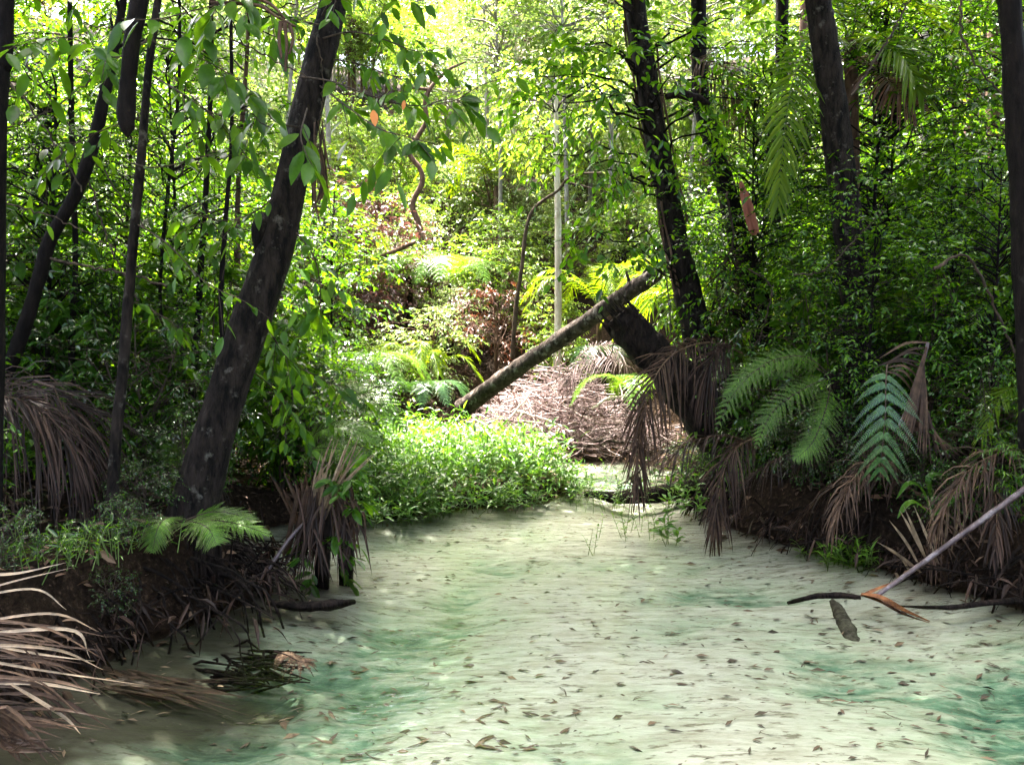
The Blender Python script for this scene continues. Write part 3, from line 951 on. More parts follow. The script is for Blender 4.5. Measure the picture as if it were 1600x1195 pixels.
vr = np.random.default_rng(77)
vines = [([(0, 108), (60, 185), (130, 300)], 5, .007, "dark vine slanting down from the left edge past the bent sapling"), ([(20, 70), (110, 200), (230, 360)], 5.5, .006, "long thin vine slanting behind the slim tree"),
         ([(0, 205), (80, 170), (150, 120)], 5.2, .006, "bare twig rising right across the left edge"), ([(130, 35), (260, 75), (420, 200)], 4.4, .004, "wiry vine strung from upper left to the leaning trunk"),
         ([(300, 30), (380, 70), (478, 120)], 4.3, .005, "wiry twig reaching the upper leaning trunk"), ([(0, 315), (100, 345), (200, 400)], 4.6, .005, "pale thin twig crossing the bushes at far left"),
         ([(140, 280), (170, 380), (215, 470)], 5.5, .007, "thin vine hanging right beside the slim tree"), ([(80, 405), (180, 425), (260, 445)], 5.0, .009, "straight dark branch crossing the slim tree halfway up"),
         ([(180, 60), (300, 150), (420, 300)], 5.8, .004, "thin diagonal vine in front of the bright leaves at left"), ([(495, 60), (505, 130), (498, 200)], 5.2, .006, "short vine hugging the upper leaning trunk"),
         ([(230, 160), (320, 330), (400, 430)], 6, .004, "thin diagonal vine ending at the leaning trunk's middle"), ([(1330, 150), (1390, 60), (1420, 0)], 6.2, .01, "dark twig slanting up toward the bright palm leaves"),
         ([(1240, 430), (1290, 420), (1340, 370), (1380, 330)], 6.5, .007, "curving pale twig before the big right trunk"), ([(1500, 0), (1505, 60), (1540, 120), (1590, 170)], 5.5, .009, "dark looping vine by the far right trunk"),
         ([(1460, 420), (1510, 400), (1550, 470), (1590, 560)], 5.8, .012, "dark arching branch before the far right trunk"), ([(1035, 400), (1046, 470), (1048, 530)], 8.2, .008, "thin vine hanging from the fallen log's upper end"),
         ([(985, 440), (968, 490), (955, 560)], 8.8, .008, "dark vine hanging beside the split stump"), ([(1170, 420), (1205, 450), (1190, 520), (1175, 545)], 7.8, .010, "pale bent vine looping down right of the split stump"),
         ([(1135, 300), (1145, 380), (1120, 440), (1135, 520)], 8.4, .012, "knotty grey vine along the second trunk right of the log")]
for k, (pts, Y, rd, lab) in enumerate(vines):
    a = Acc()
    P = smooth_path(pp(pts, Y), 30) + vr.normal(0, .006, (30, 3))
    tubes(a, P, rd * np.linspace(1, .7, 30), 5, .12, vr)
    solo("vine", a, M["twig"], lab, "vine", P[0])

# ------------------------------------------------------------------ trunks at the right
rb = np.random.default_rng(91)
t, TP = tree("forest_tree", [(1128, 640), (1108, 560), (1090, 520), (1070, 440), (1056, 380), (1040, 290), (1022, 200), (1005, 90), (992, 0)], [8.7] * 9,
             [.23, .20, .175, .14, .13, .125, .115, .105, .10, .09], "tall dark vine-clad tree above the split stump, the fallen log resting on it", seed=51, m="bark", ext=[(-.1, 0, 1.2), (-.1, .2, 2.4), (-.1, 0, 2)], sides=14, rough=.06,
             crownat=((1.4, 9.0, 9.6), (3.6, 2.9, 1.5), 200), leafm="leaf_mid", L=.2, T=8, n=8, lt=.6, tp=FAR, lr=.05)
C = np.array([at(*p) for p in [(880, 40, 8.5), (930, 70, 8.2), (850, 110, 8.6), (900, 130, 8.1), (960, 120, 8.3), (870, 190, 8.4), (930, 180, 8.0), (980, 190, 8.2), (860, 250, 8.6), (910, 240, 8.2), (1040, 60, 8.2), (1090, 40, 8.4), (1060, 120, 8.0),
                               (1110, 110, 8.5), (1150, 60, 8.6), (1010, 40, 8.0), (960, 30, 8.3), (1080, 180, 8.2), (1000, 270, 8.3), (950, 215, 8.5), (1160, 140, 8.6), (1120, 190, 8.4), (835, 165, 8.7), (1010, 120, 8.0), (940, 300, 8.6), (1190, 30, 8.4), (1035, 230, 8.1)]])
top_crown(t, 61, TP, C + rb.normal(0, .12, C.shape), L=.105, T=6, n=8, lt=.42, leafm="leaf_mid", lr=.016, hang=.3, tp=BROAD)
C2 = np.array([at(*p) for p in [(900, 385, 7.6), (935, 400, 7.5), (970, 405, 7.5), (1000, 395, 7.6), (940, 365, 7.8)]])
top_crown(t, 62, TP, C2, L=.095, T=3, n=7, lt=.3, leafm="leaf_near", lr=.01, hang=.5, tp=BROAD, ar=.55)
# fern-like epiphytes and vine stems clinging to the trunk
a = Acc()
for k in range(9):
    s = rb.uniform(.1, .9)
    i = int(s * (len(TP) - 30)); i2 = min(i + 26, len(TP) - 1)
    Q = TP[i:i2:3]
    an = rb.uniform(0, 6.28)
    tubes(a, Q + np.array([np.cos(an) * .15, np.sin(an) * .15, 0]) + rb.normal(0, .012, Q.shape), .012, 5, .2, rb)
part("climbing_vine", a, M["bark_brown"], t)
a, b = Acc(), Acc()
crown(rb, a, b, [sample(TP, np.array([s]))[0] + rb.normal(0, .14, 3) for s in rb.uniform(.12, .6, 26)], TP[20], 4, 5, .2, .07, .35, .4, MID)
part("creeper_leaves", a, M["leaf_dark"], t, smooth=False)

t = thing("split_stump", at(1140, 700, 8.4), "jagged dark broken stump leaning left under the fallen log", "tree stump")
P = pp([(1180, 740), (1130, 670), (1075, 610), (1025, 560), (985, 515), (966, 492)], [8.3, 8.3, 8.25, 8.2, 8.2, 8.2])
trunk(t, P, [.34, .31, .23, .195, .175, .135], M["bark_rot"], 16, .09, 12, n=40, cap=True)
a = Acc()
for k in range(26):                                     # splintered top
    an = rb.uniform(0, 6.28); q = rb.uniform(.04, .2)
    d = nrmz(P[-1] - P[-3])
    u1 = nrmz(np.cross(d, (0, 1, 0))); u2 = np.cross(d, u1)
    p0 = P[-1] - d * .12 + (u1 * np.cos(an) + u2 * np.sin(an)) * q
    tubes(a, np.array([p0, p0 + d * .1, p0 + d * rb.uniform(.13, .3)]), [.03, .018, .003], 4)
part("splinter", a, M["bark_rot"], t)
a = Acc()
for k in range(30):                                     # roots down the bank
    p0 = P[0] + rb.normal(0, .15, 3)
    p2 = np.array([P[0][0] + rb.uniform(-.9, .7), 8.3 + rb.uniform(-.7, .3), 0])
    p2[2] = max(gz(p2[0], p2[1]), -.1) - .05
    tubes(a, bez(p0, (p2[0] * .6 + p0[0] * .4, p2[1], p0[2]), p2, 9) + rb.normal(0, .01, (9, 3)), rb.uniform(.015, .05) * np.linspace(1, .5, 9), 6, .1, rb)
part("root", a, M["bark_rot"], t)

t = thing("fallen_log", at(735, 632, 11.4), "long grey weathered log lying at a slant from the weeds up to the dark tree", "log")
P = pp([(722, 640), (745, 622), (800, 582), (860, 541), (920, 500), (980, 458), (1020, 432), (1046, 408)], [11.4, 11.3, 10.9, 10.5, 10.1, 9.6, 9.25, 9.0])
trunk(t, P, [.145, .128, .112, .105, .102, .098, .09, .06], M["bark_log"], 16, .06, 14, n=60, cap=True)
a = Acc()
for (x, y, Y, dx, dz, l) in [(985, 455, 9.6, -.1, .6, .25), (1000, 447, 9.5, .15, .5, .3), (830, 565, 10.7, -.1, .4, .16)]:
    p0 = at(x, y, Y)
    tubes(a, np.array([p0, p0 + np.array([dx, 0, dz]) * l, p0 + np.array([dx * 2.2, 0, dz * 1.6]) * l]), [.03, .02, .01], 6)
part("snag", a, M["bark_log"], t)

tree("dark_tree", [(1200, 560), (1188, 500), (1170, 420), (1150, 360), (1125, 260), (1105, 200), (1094, 150), (1092, 60)], [9.6] * 8, [.16, .15, .14, .12, .11, .10, .09, .085, .08],
     "crooked dark tree hung with dead palm leaves right of the fallen log's top", seed=52, ext=[(0, 0, 2), (.2, .3, 2.5)], m="bark_dark", rough=.08, crownat=((2.6, 10.4, 8.4), (2.2, 2.0, 1.6), 36), leafm="leaf_dark", L=.15, T=7, n=7, lt=.5, tp=FAR, lr=.04)
t, TP = tree("forest_tree", [(1350, 690), (1345, 560), (1335, 440), (1322, 330), (1310, 230), (1298, 130), (1284, 40), (1276, -20)], [7.4] * 8,
             [.15, .145, .135, .13, .125, .12, .115, .11, .105], "big straight dark tree rising through glossy bushes on the right bank", seed=53, m="bark", ext=[(-.1, .1, 1.4), (-.1, .2, 2.6)], sides=14,
             crownat=((3.4, 7.4, 8.6), (2.8, 2.2, 1.6), 26), leafm="leaf_mid", L=.15, T=8, n=7, lt=.5, tp=FAR, lr=.05)
tree("forest_tree", [(1612, 640), (1604, 430), (1598, 300), (1588, 150), (1578, 0)], [5.2] * 5, [.085, .08, .075, .07, .065, .065], "near-black blurred trunk at the far right edge", seed=54, m="bark_dark", ext=[(-.1, 0, 1.5), (0, .3, 2.8)],
     crownat=((3.6, 4.6, 7.6), (2.4, 2.2, 1.6), 45), leafm="leaf_dark", L=.15, T=8, n=7, lt=.5, tp=FAR, lr=.05)
for k, (pts, Y, rd, m, lab) in enumerate([
        ([(1440, 560), (1452, 400), (1450, 250), (1448, 70), (1446, -10)], 13, .115, "bark_grey", "pale grey straight trunk in the distance right of the big dark tree"),
        ([(1488, 560), (1494, 400), (1492, 200), (1490, 30)], 10, .035, "bark_brown", "thin brown straight stem right of the pale grey trunk"),
        ([(1376, 560), (1378, 420), (1380, 330), (1376, 200)], 11, .12, "bark_dark", "dark trunk half hidden between the big tree and the pale trunk"),
        ([(1528, 560), (1526, 450), (1522, 330), (1518, 200)], 12, .12, "bark_brown", "brownish trunk in shade near the far right trunk"),
        ([(1574, 560), (1568, 440), (1562, 300), (1556, 150)], 11, .13, "bark_brown", "thick brownish trunk just left of the blurred edge trunk"),
        ([(1212, 560), (1210, 420), (1216, 330), (1220, 200)], 11.5, .11, "bark_dark", "dark straight trunk left of the hanging green palm leaf"),
        ([(1405, 500), (1410, 350), (1408, 150)], 16, .09, "bark_grey", "slim grey trunk far behind the big dark tree"),
        ([(1545, 420), (1540, 280), (1542, 100)], 17, .09, "bark_brown", "slim brown trunk far back near the right edge"),
        ([(1260, 480), (1262, 330), (1256, 120)], 14, .09, "bark_brown", "slim brown trunk far behind the hanging palm leaf")]):
    tree("background_tree", pts, Y, [rd * 1.15, rd, rd * .95, rd * .9, rd * .8], lab, seed=70 + k, m=m, ext=[(0, 0, 2.5)], grp="trunks in the right forest")
t, TP = tree("pale_tree", [(869, 640), (870, 580), (872, 480), (872, 380), (871, 300), (869, 220)], [14.2] * 6, [.085, .075, .066, .06, .055, .05, .03], "slender pale pinkish straight trunk standing behind the fallen log", seed=90, m="bark_pale", ext=[(0, 0, 1)],
             crownat=((.8, 14.4, 5.9), (1.2, 1.2, 1.0), 30), leafm="leaf_sun", L=.12, T=6, n=6, lt=.4, tp=FAR, lr=.012)
t = thing("twisted_tree", at(655, 330, 17.5), "twisted orange brown bare tree winding up the sunlit slope", "tree")
trunk(t, pp([(672, 440), (664, 390), (652, 345), (645, 318), (660, 285), (655, 262), (640, 240), (652, 215), (666, 190), (664, 160), (675, 135), (700, 110), (728, 97)], 17.5), [.07, .07, .065, .06, .055, .055, .05, .05, .045, .035, .02], M["bark_brown"], 9, .06, 15, n=60)
trunk(t, pp([(668, 140), (640, 138), (610, 150)], 17.5), [.04, .03, .015], M["bark_brown"], 7, .06, 16, name="branch", n=12)
t = thing("bare_branch_tree", at(822, 372, 14), "bare brown branching stem curving right above the fallen log's middle", "tree")
trunk(t, pp([(800, 560), (806, 480), (815, 420), (822, 360), (832, 330), (850, 312), (872, 298), (884, 282), (905, 272), (940, 270)], 14), [.04, .035, .03, .026, .02, .012], M["twig"], 8, .06, 17, n=40)
trunk(t, pp([(880, 285), (900, 288), (930, 296), (955, 302)], 14), [.014, .012, .006], M["twig"], 6, .05, 18, name="branch", n=16)
t = thing("fallen_branch", at(610, 400, 15), "straight brown fallen branch on the bright slope below the purple bush", "branch")
trunk(t, pp([(595, 402), (622, 390), (650, 378)], 15), [.05, .045, .03], M["bark_brown"], 8, .06, 19, n=14)
t = thing("hooked_branch", at(1090, 152, 7.9), "dark hooked dead branch poking right among the tree leaves at top", "branch")
trunk(t, pp([(1040, 152), (1065, 148), (1090, 155), (1110, 163)], 7.9), [.03, .045, .05, .015], M["bark_rot"], 8, .08, 20, n=16)
trunk(t, pp([(1095, 157), (1078, 178), (1050, 192)], 7.9), [.02, .015, .008], M["bark_rot"], 6, .08, 21, n=10, name="prong")

# ------------------------------------------------------------------ palms and fronds at the right
t = thing("palm", (at(1330, 700, 8.4)[0], 8.4, gz(at(1330, 700, 8.4)[0], 8.4)), "palm with bright backlit leaves beside the big dark tree's top", "palm tree")
P = np.array([np.array(t.location), np.array(t.location) + (0, 0, 2.), at(1330, 120, 8.4), at(1328, 60, 8.4)])
trunk(t, P, [.09, .075, .07, .07], M["bark_brown"], 9, .04, 22)
pr = np.random.default_rng(14)
for k, (pts, Y, L) in enumerate([([(1328, 70), (1290, 55), (1245, 110), (1225, 210), (1215, 320)], [8.4, 8.0, 7.6, 7.4, 7.4], .42), ([(1330, 70), (1370, 15), (1430, 10), (1490, 70)], [8.4, 8.3, 8.2, 8.2], .55),
                                 ([(1330, 70), (1345, -10), (1395, -60), (1460, -60)], [8.4, 8.8, 9.2, 9.6], .55), ([(1330, 70), (1300, 0), (1240, -20), (1180, 20)], [8.4, 8.8, 9, 9.2], .5), ([(1330, 75), (1370, 60), (1410, 90), (1440, 150)], [8.4, 7.9, 7.6, 7.5], .45)]):
    a, b = Acc(), Acc()
    frond(pr, a, b, pp(pts, Y), 42, L, .03, (0, -.7, .6) if k in (0, 4) else (0, -.2, 1), 70, 25, droop=.35)
    f = part("frond", a, M["palm"], t, smooth=False)
    part("midrib", b, M["stem_green"], f)
a, b = Acc(), Acc()
frond(pr, a, b, pp([(1330, 80), (1370, 110), (1400, 140), (1425, 165)], [8.4, 8, 7.8, 7.8]), 34, .42, .022, (0, -1, .2), 80, 40, droop=.5)
f = part("dead_frond", a, M["leaf_rust"], t, smooth=False)
part("midrib", b, M["dead"], f)
a = Acc()
for e_, w_ in ((0, .10), (4, .07), (-3, .06)):
    ribbon(a, pp([(1157 + e_ * .4, 284), (1164 + e_, 312), (1172 + e_, 342), (1178 + e_ * 1.4, 368 - abs(e_))], 8.2 - abs(e_) * .01), w_, (e_ * .06, -1, .1), m=14, taper=(.15, .75, 1, .95, .55), fold=.45)
solo("palm_sheath", a, M["sheath_red"], "reddish brown dry palm sheath hanging beside the crooked dark tree", "palm sheath", at(1165, 290, 8.2))


def frond_thing(name, label, cat, specs, matn, rmat, seed, up=(0, -1, .2), grp=None, **kw):
    r = np.random.default_rng(seed)
    pts, Y, n, L = specs
    P = pp(pts, Y)
    t = thing(name, P[0], label, cat, grp)
    a, b = Acc(), Acc()
    frond(r, a, b, P, n, L, up=up, **kw)
    part("leaflets", a, M[matn], t, smooth=False)
    part("midrib", b, M[rmat], t)
    return t


frond_thing("dead_palm_frond", "large brown dead palm leaf arching down over the water from the split stump", "palm leaf", ([(1160, 552), (1120, 536), (1080, 540), (1042, 562), (1015, 610), (1000, 680), (996, 760)], [7.7, 7.6, 7.4, 7.3, 7.2, 7.2, 7.2], 62, .5), "dead_dark", "dead", 101,
            droop=.75, a0=60, a1=15, W=.016, r=.013, t0=.1, jit=.12)
frond_thing("dead_palm_frond", "brown dead leaf bunch drooping straight down beside the arching dead palm leaf", "palm leaf", ([(1150, 540), (1128, 545), (1108, 570), (1100, 620)], [7.5, 7.4, 7.3, 7.3], 40, .42), "dead_black", "dead_dark", 102, droop=.9, a0=50, a1=10, W=.015, jit=.15)
frond_thing("dead_palm_frond", "brown dead palm leaf hanging to the water right of the small leafy sprig", "palm leaf", ([(1200, 680), (1165, 690), (1138, 715), (1122, 780), (1116, 830)], [6.9, 6.7, 6.6, 6.6, 6.6], 46, .33), "dead_dark", "dead", 103, droop=.8, a0=50, a1=12, W=.014, jit=.14)
frond_thing("dead_palm_frond", "ragged brown dead leaves hanging on the crooked dark tree", "palm leaf", ([(1160, 380), (1140, 420), (1135, 480), (1140, 560)], [9.2, 9.1, 9.1, 9.1], 40, .55), "dead_dark", "dead", 104, droop=.8, a0=50, a1=15, W=.02, jit=.15)
frond_thing("dead_palm_frond", "brown dead palm leaf hanging from the top of the crooked dark tree", "palm leaf", ([(1080, 90), (1110, 100), (1145, 130), (1165, 190)], [9.2, 9, 8.9, 8.9], 40, .5), "dead", "dead", 105, droop=.8, a0=55, a1=20, W=.016, jit=.12)

# fan of dry leaf behind the hanging tree-fern frond
t = thing("dry_palm_leaf", at(1440, 560, 5.9), "tan folded dry palm leaf spread behind the dark fern frond on the right bank", "palm leaf")
a, b = Acc(), Acc()
mid = smooth_path(pp([(1450, 535), (1440, 575), (1425, 620), (1405, 665)], 5.9), 30)
tubes(b, mid, np.linspace(.014, .009, 30), 6)
for k in range(34):
    p0 = mid[int(k * 29 / 33)]
    e = at(1400 + 3.3 * k + pr.normal(0, 5), 690 + 30 * math.sin(k / 33 * 2.4) + pr.normal(0, 6), 5.75)
    ribbon(a, [p0, (p0 + e) * .5 + (0, -.02, .03), e], .022, (0, -1, .3))
for k in range(9):
    p0 = mid[int(k * 24 / 9)]
    e = at(1370 + 2 * k + pr.normal(0, 8), 560 + 3 * k + pr.normal(0, 6), 5.85)
    ribbon(a, [p0, (p0 + e) * .5 + (0, -.02, .05), e], .02, (0, -1, .3))
part("leaflets", a, M["dead_dark"], t, smooth=False)
part("midrib", b, M["pole"], t)


def fern_plant(label, fronds, matn, seed, name="fern", up=(0, 0, 1), Lp=.3, trunkp=None, grp=None, **kw):
    r = np.random.default_rng(seed)
    b0 = pp([fronds[0][0][0]], fronds[0][1] if np.isscalar(fronds[0][1]) else fronds[0][1][:1])[0]
    t = thing(name, b0, label, "fern", grp)
    for pts, Y in fronds:
        a, b = Acc(), Acc()
        fern(r, a, b, pp(pts, Y), Lp=Lp, up=up, **kw)
        f = part("frond", a, M[matn], t, smooth=False)
        part("midrib", b, M["twig"], f)
    if trunkp is not None:
        trunk(t, trunkp, [.07, .06, .06], M["bark_rot"], 9, .1, seed)
    return t


fern_plant("bright green tree fern fronds arching left over the dark right bank", [([(1300, 590), (1260, 558), (1200, 566), (1150, 610), (1118, 672)], [6.6, 6.5, 6.4, 6.3, 6.3]), ([(1300, 590), (1240, 560), (1170, 585), (1130, 625)], [6.6, 6.6, 6.7, 6.7]),
            ([(1300, 590), (1270, 600), (1210, 640), (1180, 700)], [6.6, 6.4, 6.3, 6.3]), ([(1300, 590), (1290, 640), (1270, 690), (1240, 720)], [6.6, 6.4, 6.3, 6.3])], "fern_pale", 111, "tree_fern", up=(0, -.75, .65), Lp=.19, n=24, m=18, pl=.021, pw=.007,
           trunkp=[at(1310, 720, 6.7), at(1305, 650, 6.65), at(1300, 585, 6.6)])
fern_plant("dark blue green fern frond hanging flat in front of the tan dry palm leaf", [([(1386, 570), (1384, 600), (1383, 650), (1378, 705), (1372, 748)], [5.6, 5.5, 5.45, 5.45, 5.5])], "fern", 112, up=(0, -1, .1), Lp=.31, n=10, m=26, pl=.036, pw=.010, droop=.32)
fern_plant("grey green fern at the foot of the leaning tree by the water", [([(285, 815), (265, 808), (248, 822), (238, 862)], [4.75, 4.6, 4.5, 4.45]), ([(280, 818), (320, 812), (370, 818), (425, 836)], [4.75, 4.6, 4.5, 4.5]),
            ([(290, 812), (330, 800), (365, 803), (400, 815)], [4.8, 4.85, 4.9, 4.9]), ([(280, 818), (300, 815), (325, 825), (338, 850)], [4.75, 4.5, 4.4, 4.35])], "fern_pale", 113, up=(0, -.3, 1), Lp=.17, n=22, m=18, pl=.02, pw=.007)
fern_plant("pale fern frond arching over the weeds beside the small dead palm", [([(470, 705), (500, 672), (545, 668), (598, 690)], [7.2, 7.1, 7.0, 7.0]), ([(470, 705), (500, 700), (540, 705), (570, 740)], [7.2, 7.0, 6.9, 6.9])], "fern_pale", 114, up=(0, -.5, .8), Lp=.26, n=22, m=16, pl=.03)
fern_plant("sunlit pale fern behind the weeds with two fronds drooping right", [([(520, 612), (550, 610), (590, 630), (632, 672)], [8.8, 8.6, 8.4, 8.3]), ([(520, 612), (535, 602), (560, 615), (575, 640)], [8.8, 8.6, 8.5, 8.5]), ([(520, 612), (500, 595), (470, 605), (450, 640)], [8.8, 8.6, 8.5, 8.4])], "fern_pale", 115, up=(0, -.6, .8), Lp=.32, n=22, m=16, pl=.035)
fern_plant("yellow green fern standing in gloom left of the leaning trunk's foot", [([(300, 775), (290, 735), (270, 705), (250, 695)], [5.9, 5.9, 5.8, 5.7]), ([(300, 775), (298, 740), (290, 700), (262, 672)], [5.9, 5.9, 6, 6.1])], "fern_pale", 116, up=(0, -.8, .5), Lp=.2, n=16, m=14, pl=.024)
fern_plant("light green fern fronds in the dark right background by the edge trunk", [([(1600, 470), (1570, 410), (1540, 400), (1505, 425)], [8, 7.9, 7.8, 7.8]), ([(1600, 470), (1570, 440), (1545, 440), (1520, 460)], [8, 7.8, 7.7, 7.7])], "fern_pale", 117, up=(0, -.5, .8), Lp=.3, n=20, m=14, pl=.035)




def rosette(seed, matn, ln, Lp, h, nf=9, n=18, m=12, pl=.05):
    r = np.random.default_rng(seed)
    t = bpy.data.objects.new("tree_fern", None)
    t.empty_display_size = .1
    COL.objects.link(t)
    t["category"] = "fern"
    t["_n"] = 0
    a = Acc()
    tubes(a, np.array([(0, 0, -.3), (0, 0, h * .5), (0.03, 0, h)]), [.08, .07, .06], 8, .1, r)
    part("trunk", a, M["bark_rot"], t, off=(0, 0, 0))
    for k in range(nf):
        an = k * 2.4 + r.normal(0, .2)
        e = r.uniform(.75, 1.1)
        d = np.array([np.cos(an), np.sin(an), 0])
        P = [np.array([0, 0, h]), d * ln * .35 * e + (0, 0, h + ln * .32), d * ln * .75 * e + (0, 0, h + ln * .28), d * ln * e + (0, 0, h - ln * .05)]
        a, b = Acc(), Acc()
        fern(r, a, b, np.array(P), n, Lp, (0, 0, 1), m, pl, pl * .36, droop=.25)
        part("frond", a, M[matn], t, smooth=False, off=(0, 0, 0))
    return t


TF = [rosette(201, "fern_pale", 1.3, .36, .9), rosette(202, "fern", 1.1, .3, .6)]
for k, (px, py, Y) in enumerate([(560, 600, 12.3), (655, 585, 13), (640, 470, 16.5), (545, 490, 15.5), (700, 500, 16), (1000, 560, 11.8), (950, 590, 14.5), (1150, 560, 12), (1290, 620, 10), (1480, 470, 9), (1220, 640, 8.5), (200, 560, 9.5), (60, 500, 10)]):
    x = at(px, py, Y)[0]
    o = place(TF[0 if k % 3 else 1] if k not in (0, 1) else TF[k % 2], x, Y, "tree fern with arching feathery fronds", "tree ferns in the forest", sc=rng.uniform(.8, 1.1))

# ------------------------------------------------------------------ dead palms at the left
t = thing("dead_palm", at(500, 895, 5.6), "small dead palm of stiff brown leaves standing in the water at left", "palm")
dr = np.random.default_rng(41)
a = Acc()
c = at(505, 895, 5.6)
for q, top in ((c, .55), (at(540, 880, 5.75), .6)):
    tubes(a, np.array([q + (0, 0, -.25), q + (0, 0, .1), q + (.01, 0, top * .6), q + (.02, 0, top)]), [.05, .06, .06, .03], 8, .2, dr)
part("trunk", a, M["bark_rot"], t)
def fan(specs, wd, matn, parent, bend=.05, nrm=(0, -1, .2)):
    a = Acc()
    for (x0, y0, Y0, x1, y1, Y1) in specs:
        p0, p1 = at(x0, y0, Y0), at(x1, y1, Y1)
        ribbon(a, [p0, (p0 + p1) / 2 + np.array([dr.normal(0, bend * .5), dr.normal(0, bend * .4), bend]), p1], wd * dr.uniform(.6, 1.2), nrm, fold=.35)
    return part("leaf_fan", a, M[matn], parent, smooth=False)
fan([(488 + dr.normal(0, 6), 838 + dr.normal(0, 8), 5.55, 500 + 85 * s + dr.normal(0, 8), 690 + 40 * abs(s - .7) + dr.normal(0, 14), 5.45) for s in np.linspace(0, 1, 22)], .017, "straw", t)
fan([(480 + dr.normal(0, 5), 835 + dr.normal(0, 8), 5.6, 440 + 70 * s + dr.normal(0, 6), 745 + dr.normal(0, 14), 5.5) for s in np.linspace(0, 1, 15)], .026, "dead_dark", t)
fan([(470 + 25 * s + dr.normal(0, 4), 770 + dr.normal(0, 12), 5.5, 440 + 50 * s + dr.normal(0, 6), 895 + dr.normal(0, 10), 5.5) for s in np.linspace(0, 1, 18)], .03, "dead_dark", t, .02)
fan([(515 + dr.normal(0, 8), 765 + dr.normal(0, 8), 5.55, 540 + 35 * s + dr.normal(0, 4), 800 + 60 * dr.random() + 20 * s, 5.5) for s in np.linspace(0, 1, 16)], .018, "dead_dark", t, .10)
fan([(530 + dr.normal(0, 8), 760 + dr.normal(0, 8), 5.6, 515 + 50 * s, 870 + 20 * dr.random(), 5.6) for s in np.linspace(0, 1, 16)], .022, "dead_dark", t, .06)
fan([(490 + dr.normal(0, 14), 800 + dr.normal(0, 22), 5.5, 478 + dr.normal(0, 26), 905 + dr.normal(0, 12), 5.36) for s in range(24)], .018, "dead_black", t, .05)
fan([(540 + dr.normal(0, 12), 795 + dr.normal(0, 22), 5.6, 545 + dr.normal(0, 18), 892 + dr.normal(0, 12), 5.48) for s in range(20)], .017, "dead_black", t, .06)
a, b = Acc(), Acc()
crown(dr, a, b, [at(x, y, 5.5) for x, y in [(545, 740), (530, 755), (560, 765), (520, 870), (535, 840), (540, 800), (480, 860), (525, 890)]], c, 3, 5, .12, .11, .4, .4, BROAD)
f = part("climber", a, M["leaf_near"], t, smooth=False)
a = Acc()
tubes(a, smooth_path(pp([(401, 918), (425, 880), (455, 838), (480, 812)], [5.25, 5.3, 5.4, 5.5]), 12), np.linspace(.016, .011, 12), 7, .05, dr)
solo("fallen_stick", a, M["pole"], "purple grey stick leaning from the water on the small dead palm", "stick", at(401, 918, 5.25))

t = thing("dead_palm_frond", at(-60, 1010, 3.2), "heap of long tan dead palm leaflets spilling in at the bottom left corner", "palm leaf")
a = Acc()
expl = [([(-40, 905), (20, 893), (105, 884)], 3.4, .030), ([(-40, 925), (30, 900), (110, 884)], 3.35, .022), ([(-40, 937), (50, 916), (104, 948)], 3.3, .022), ([(-40, 975), (80, 958), (150, 990)], 3.2, .024), ([(-40, 992), (110, 990), (145, 1025)], 3.15, .03), ([(-40, 1010), (90, 1012), (172, 1052)], 3.1, .026),
        ([(-40, 1030), (60, 1045), (238, 1073)], 3.05, .020), ([(-40, 1068), (60, 1070), (160, 1080)], 3.05, .035), ([(20, 1070), (90, 1120), (123, 1143)], 3.0, .024), ([(-40, 1000), (60, 1020), (140, 1030)], 3.2, .02)]
for pts, Y, wd in expl:
    ribbon(a, pp(pts, Y) + dr.normal(0, .008, (len(pts), 3)), wd * .62, (dr.normal(0, .25), -.6, 1), m=14, fold=.35, taper=(.6, 1, .8, .45, .05))
part("leaflets", a, M["straw"], t, smooth=False)
a = Acc()
for k in range(42):
    y0 = dr.uniform(950, 1130)
    x1 = dr.uniform(60, 185)
    y1 = min(y0 + dr.uniform(5, 95), 1140)
    Y = dr.uniform(3.0, 3.5) if y1 < 1100 else dr.uniform(2.95, 3.1)
    ribbon(a, pp([(-50, y0), (x1 * .45, y0 + (y1 - y0) * .2 + dr.normal(0, 8)), (x1, y1)], Y), dr.uniform(.005, .015), (dr.normal(0, .3), -.6, 1), m=10, fold=.3)
for k in range(26):
    ribbon(a, pp([(-40, dr.uniform(1085, 1160)), (10, dr.uniform(1100, 1170)), (dr.uniform(20, 100), dr.uniform(1150, 1195))], 2.6), dr.uniform(.01, .02), (0, -.6, 1), fold=.3)
part("leaflets", a, M["dead_dark"], t, smooth=False)
a = Acc()                                              # ends trailing under the water
for k in range(34):
    y0, y1 = dr.uniform(1035, 1070), dr.uniform(1030, 1090)
    p0, p1 = at(dr.uniform(140, 190), y0, 3.6), at(dr.uniform(230, 400), y1, 3.6)
    p0[1] = 1.5 * 1256 / (y0 - 560); p0[0] = (dr.uniform(130, 200) - 800) / FPX * p0[1]; p0[2] = -.03
    p1[1] = 1.5 * 1256 / (y1 - 560); p1[0] = (dr.uniform(230, 390) - 800) / FPX * p1[1]; p1[2] = -.10
    ribbon(a, [p0, (p0 + p1) / 2, p1], dr.uniform(.008, .02), (0, -.2, 1))
part("sunken_leaflets", a, M["dead_dark"], t, smooth=False)
frond_thing("dead_palm_frond", "withered brown palm leaf drooping in the gloom at the left edge", "palm leaf", ([(-60, 590), (0, 596), (70, 612), (120, 650), (150, 720)], [5.2, 5.1, 5, 5, 5], 44, .7), "dead_black", "dead_black", 121, droop=.85, a0=50, a1=12, W=.016, jit=.14, up=(0, -.7, .6))
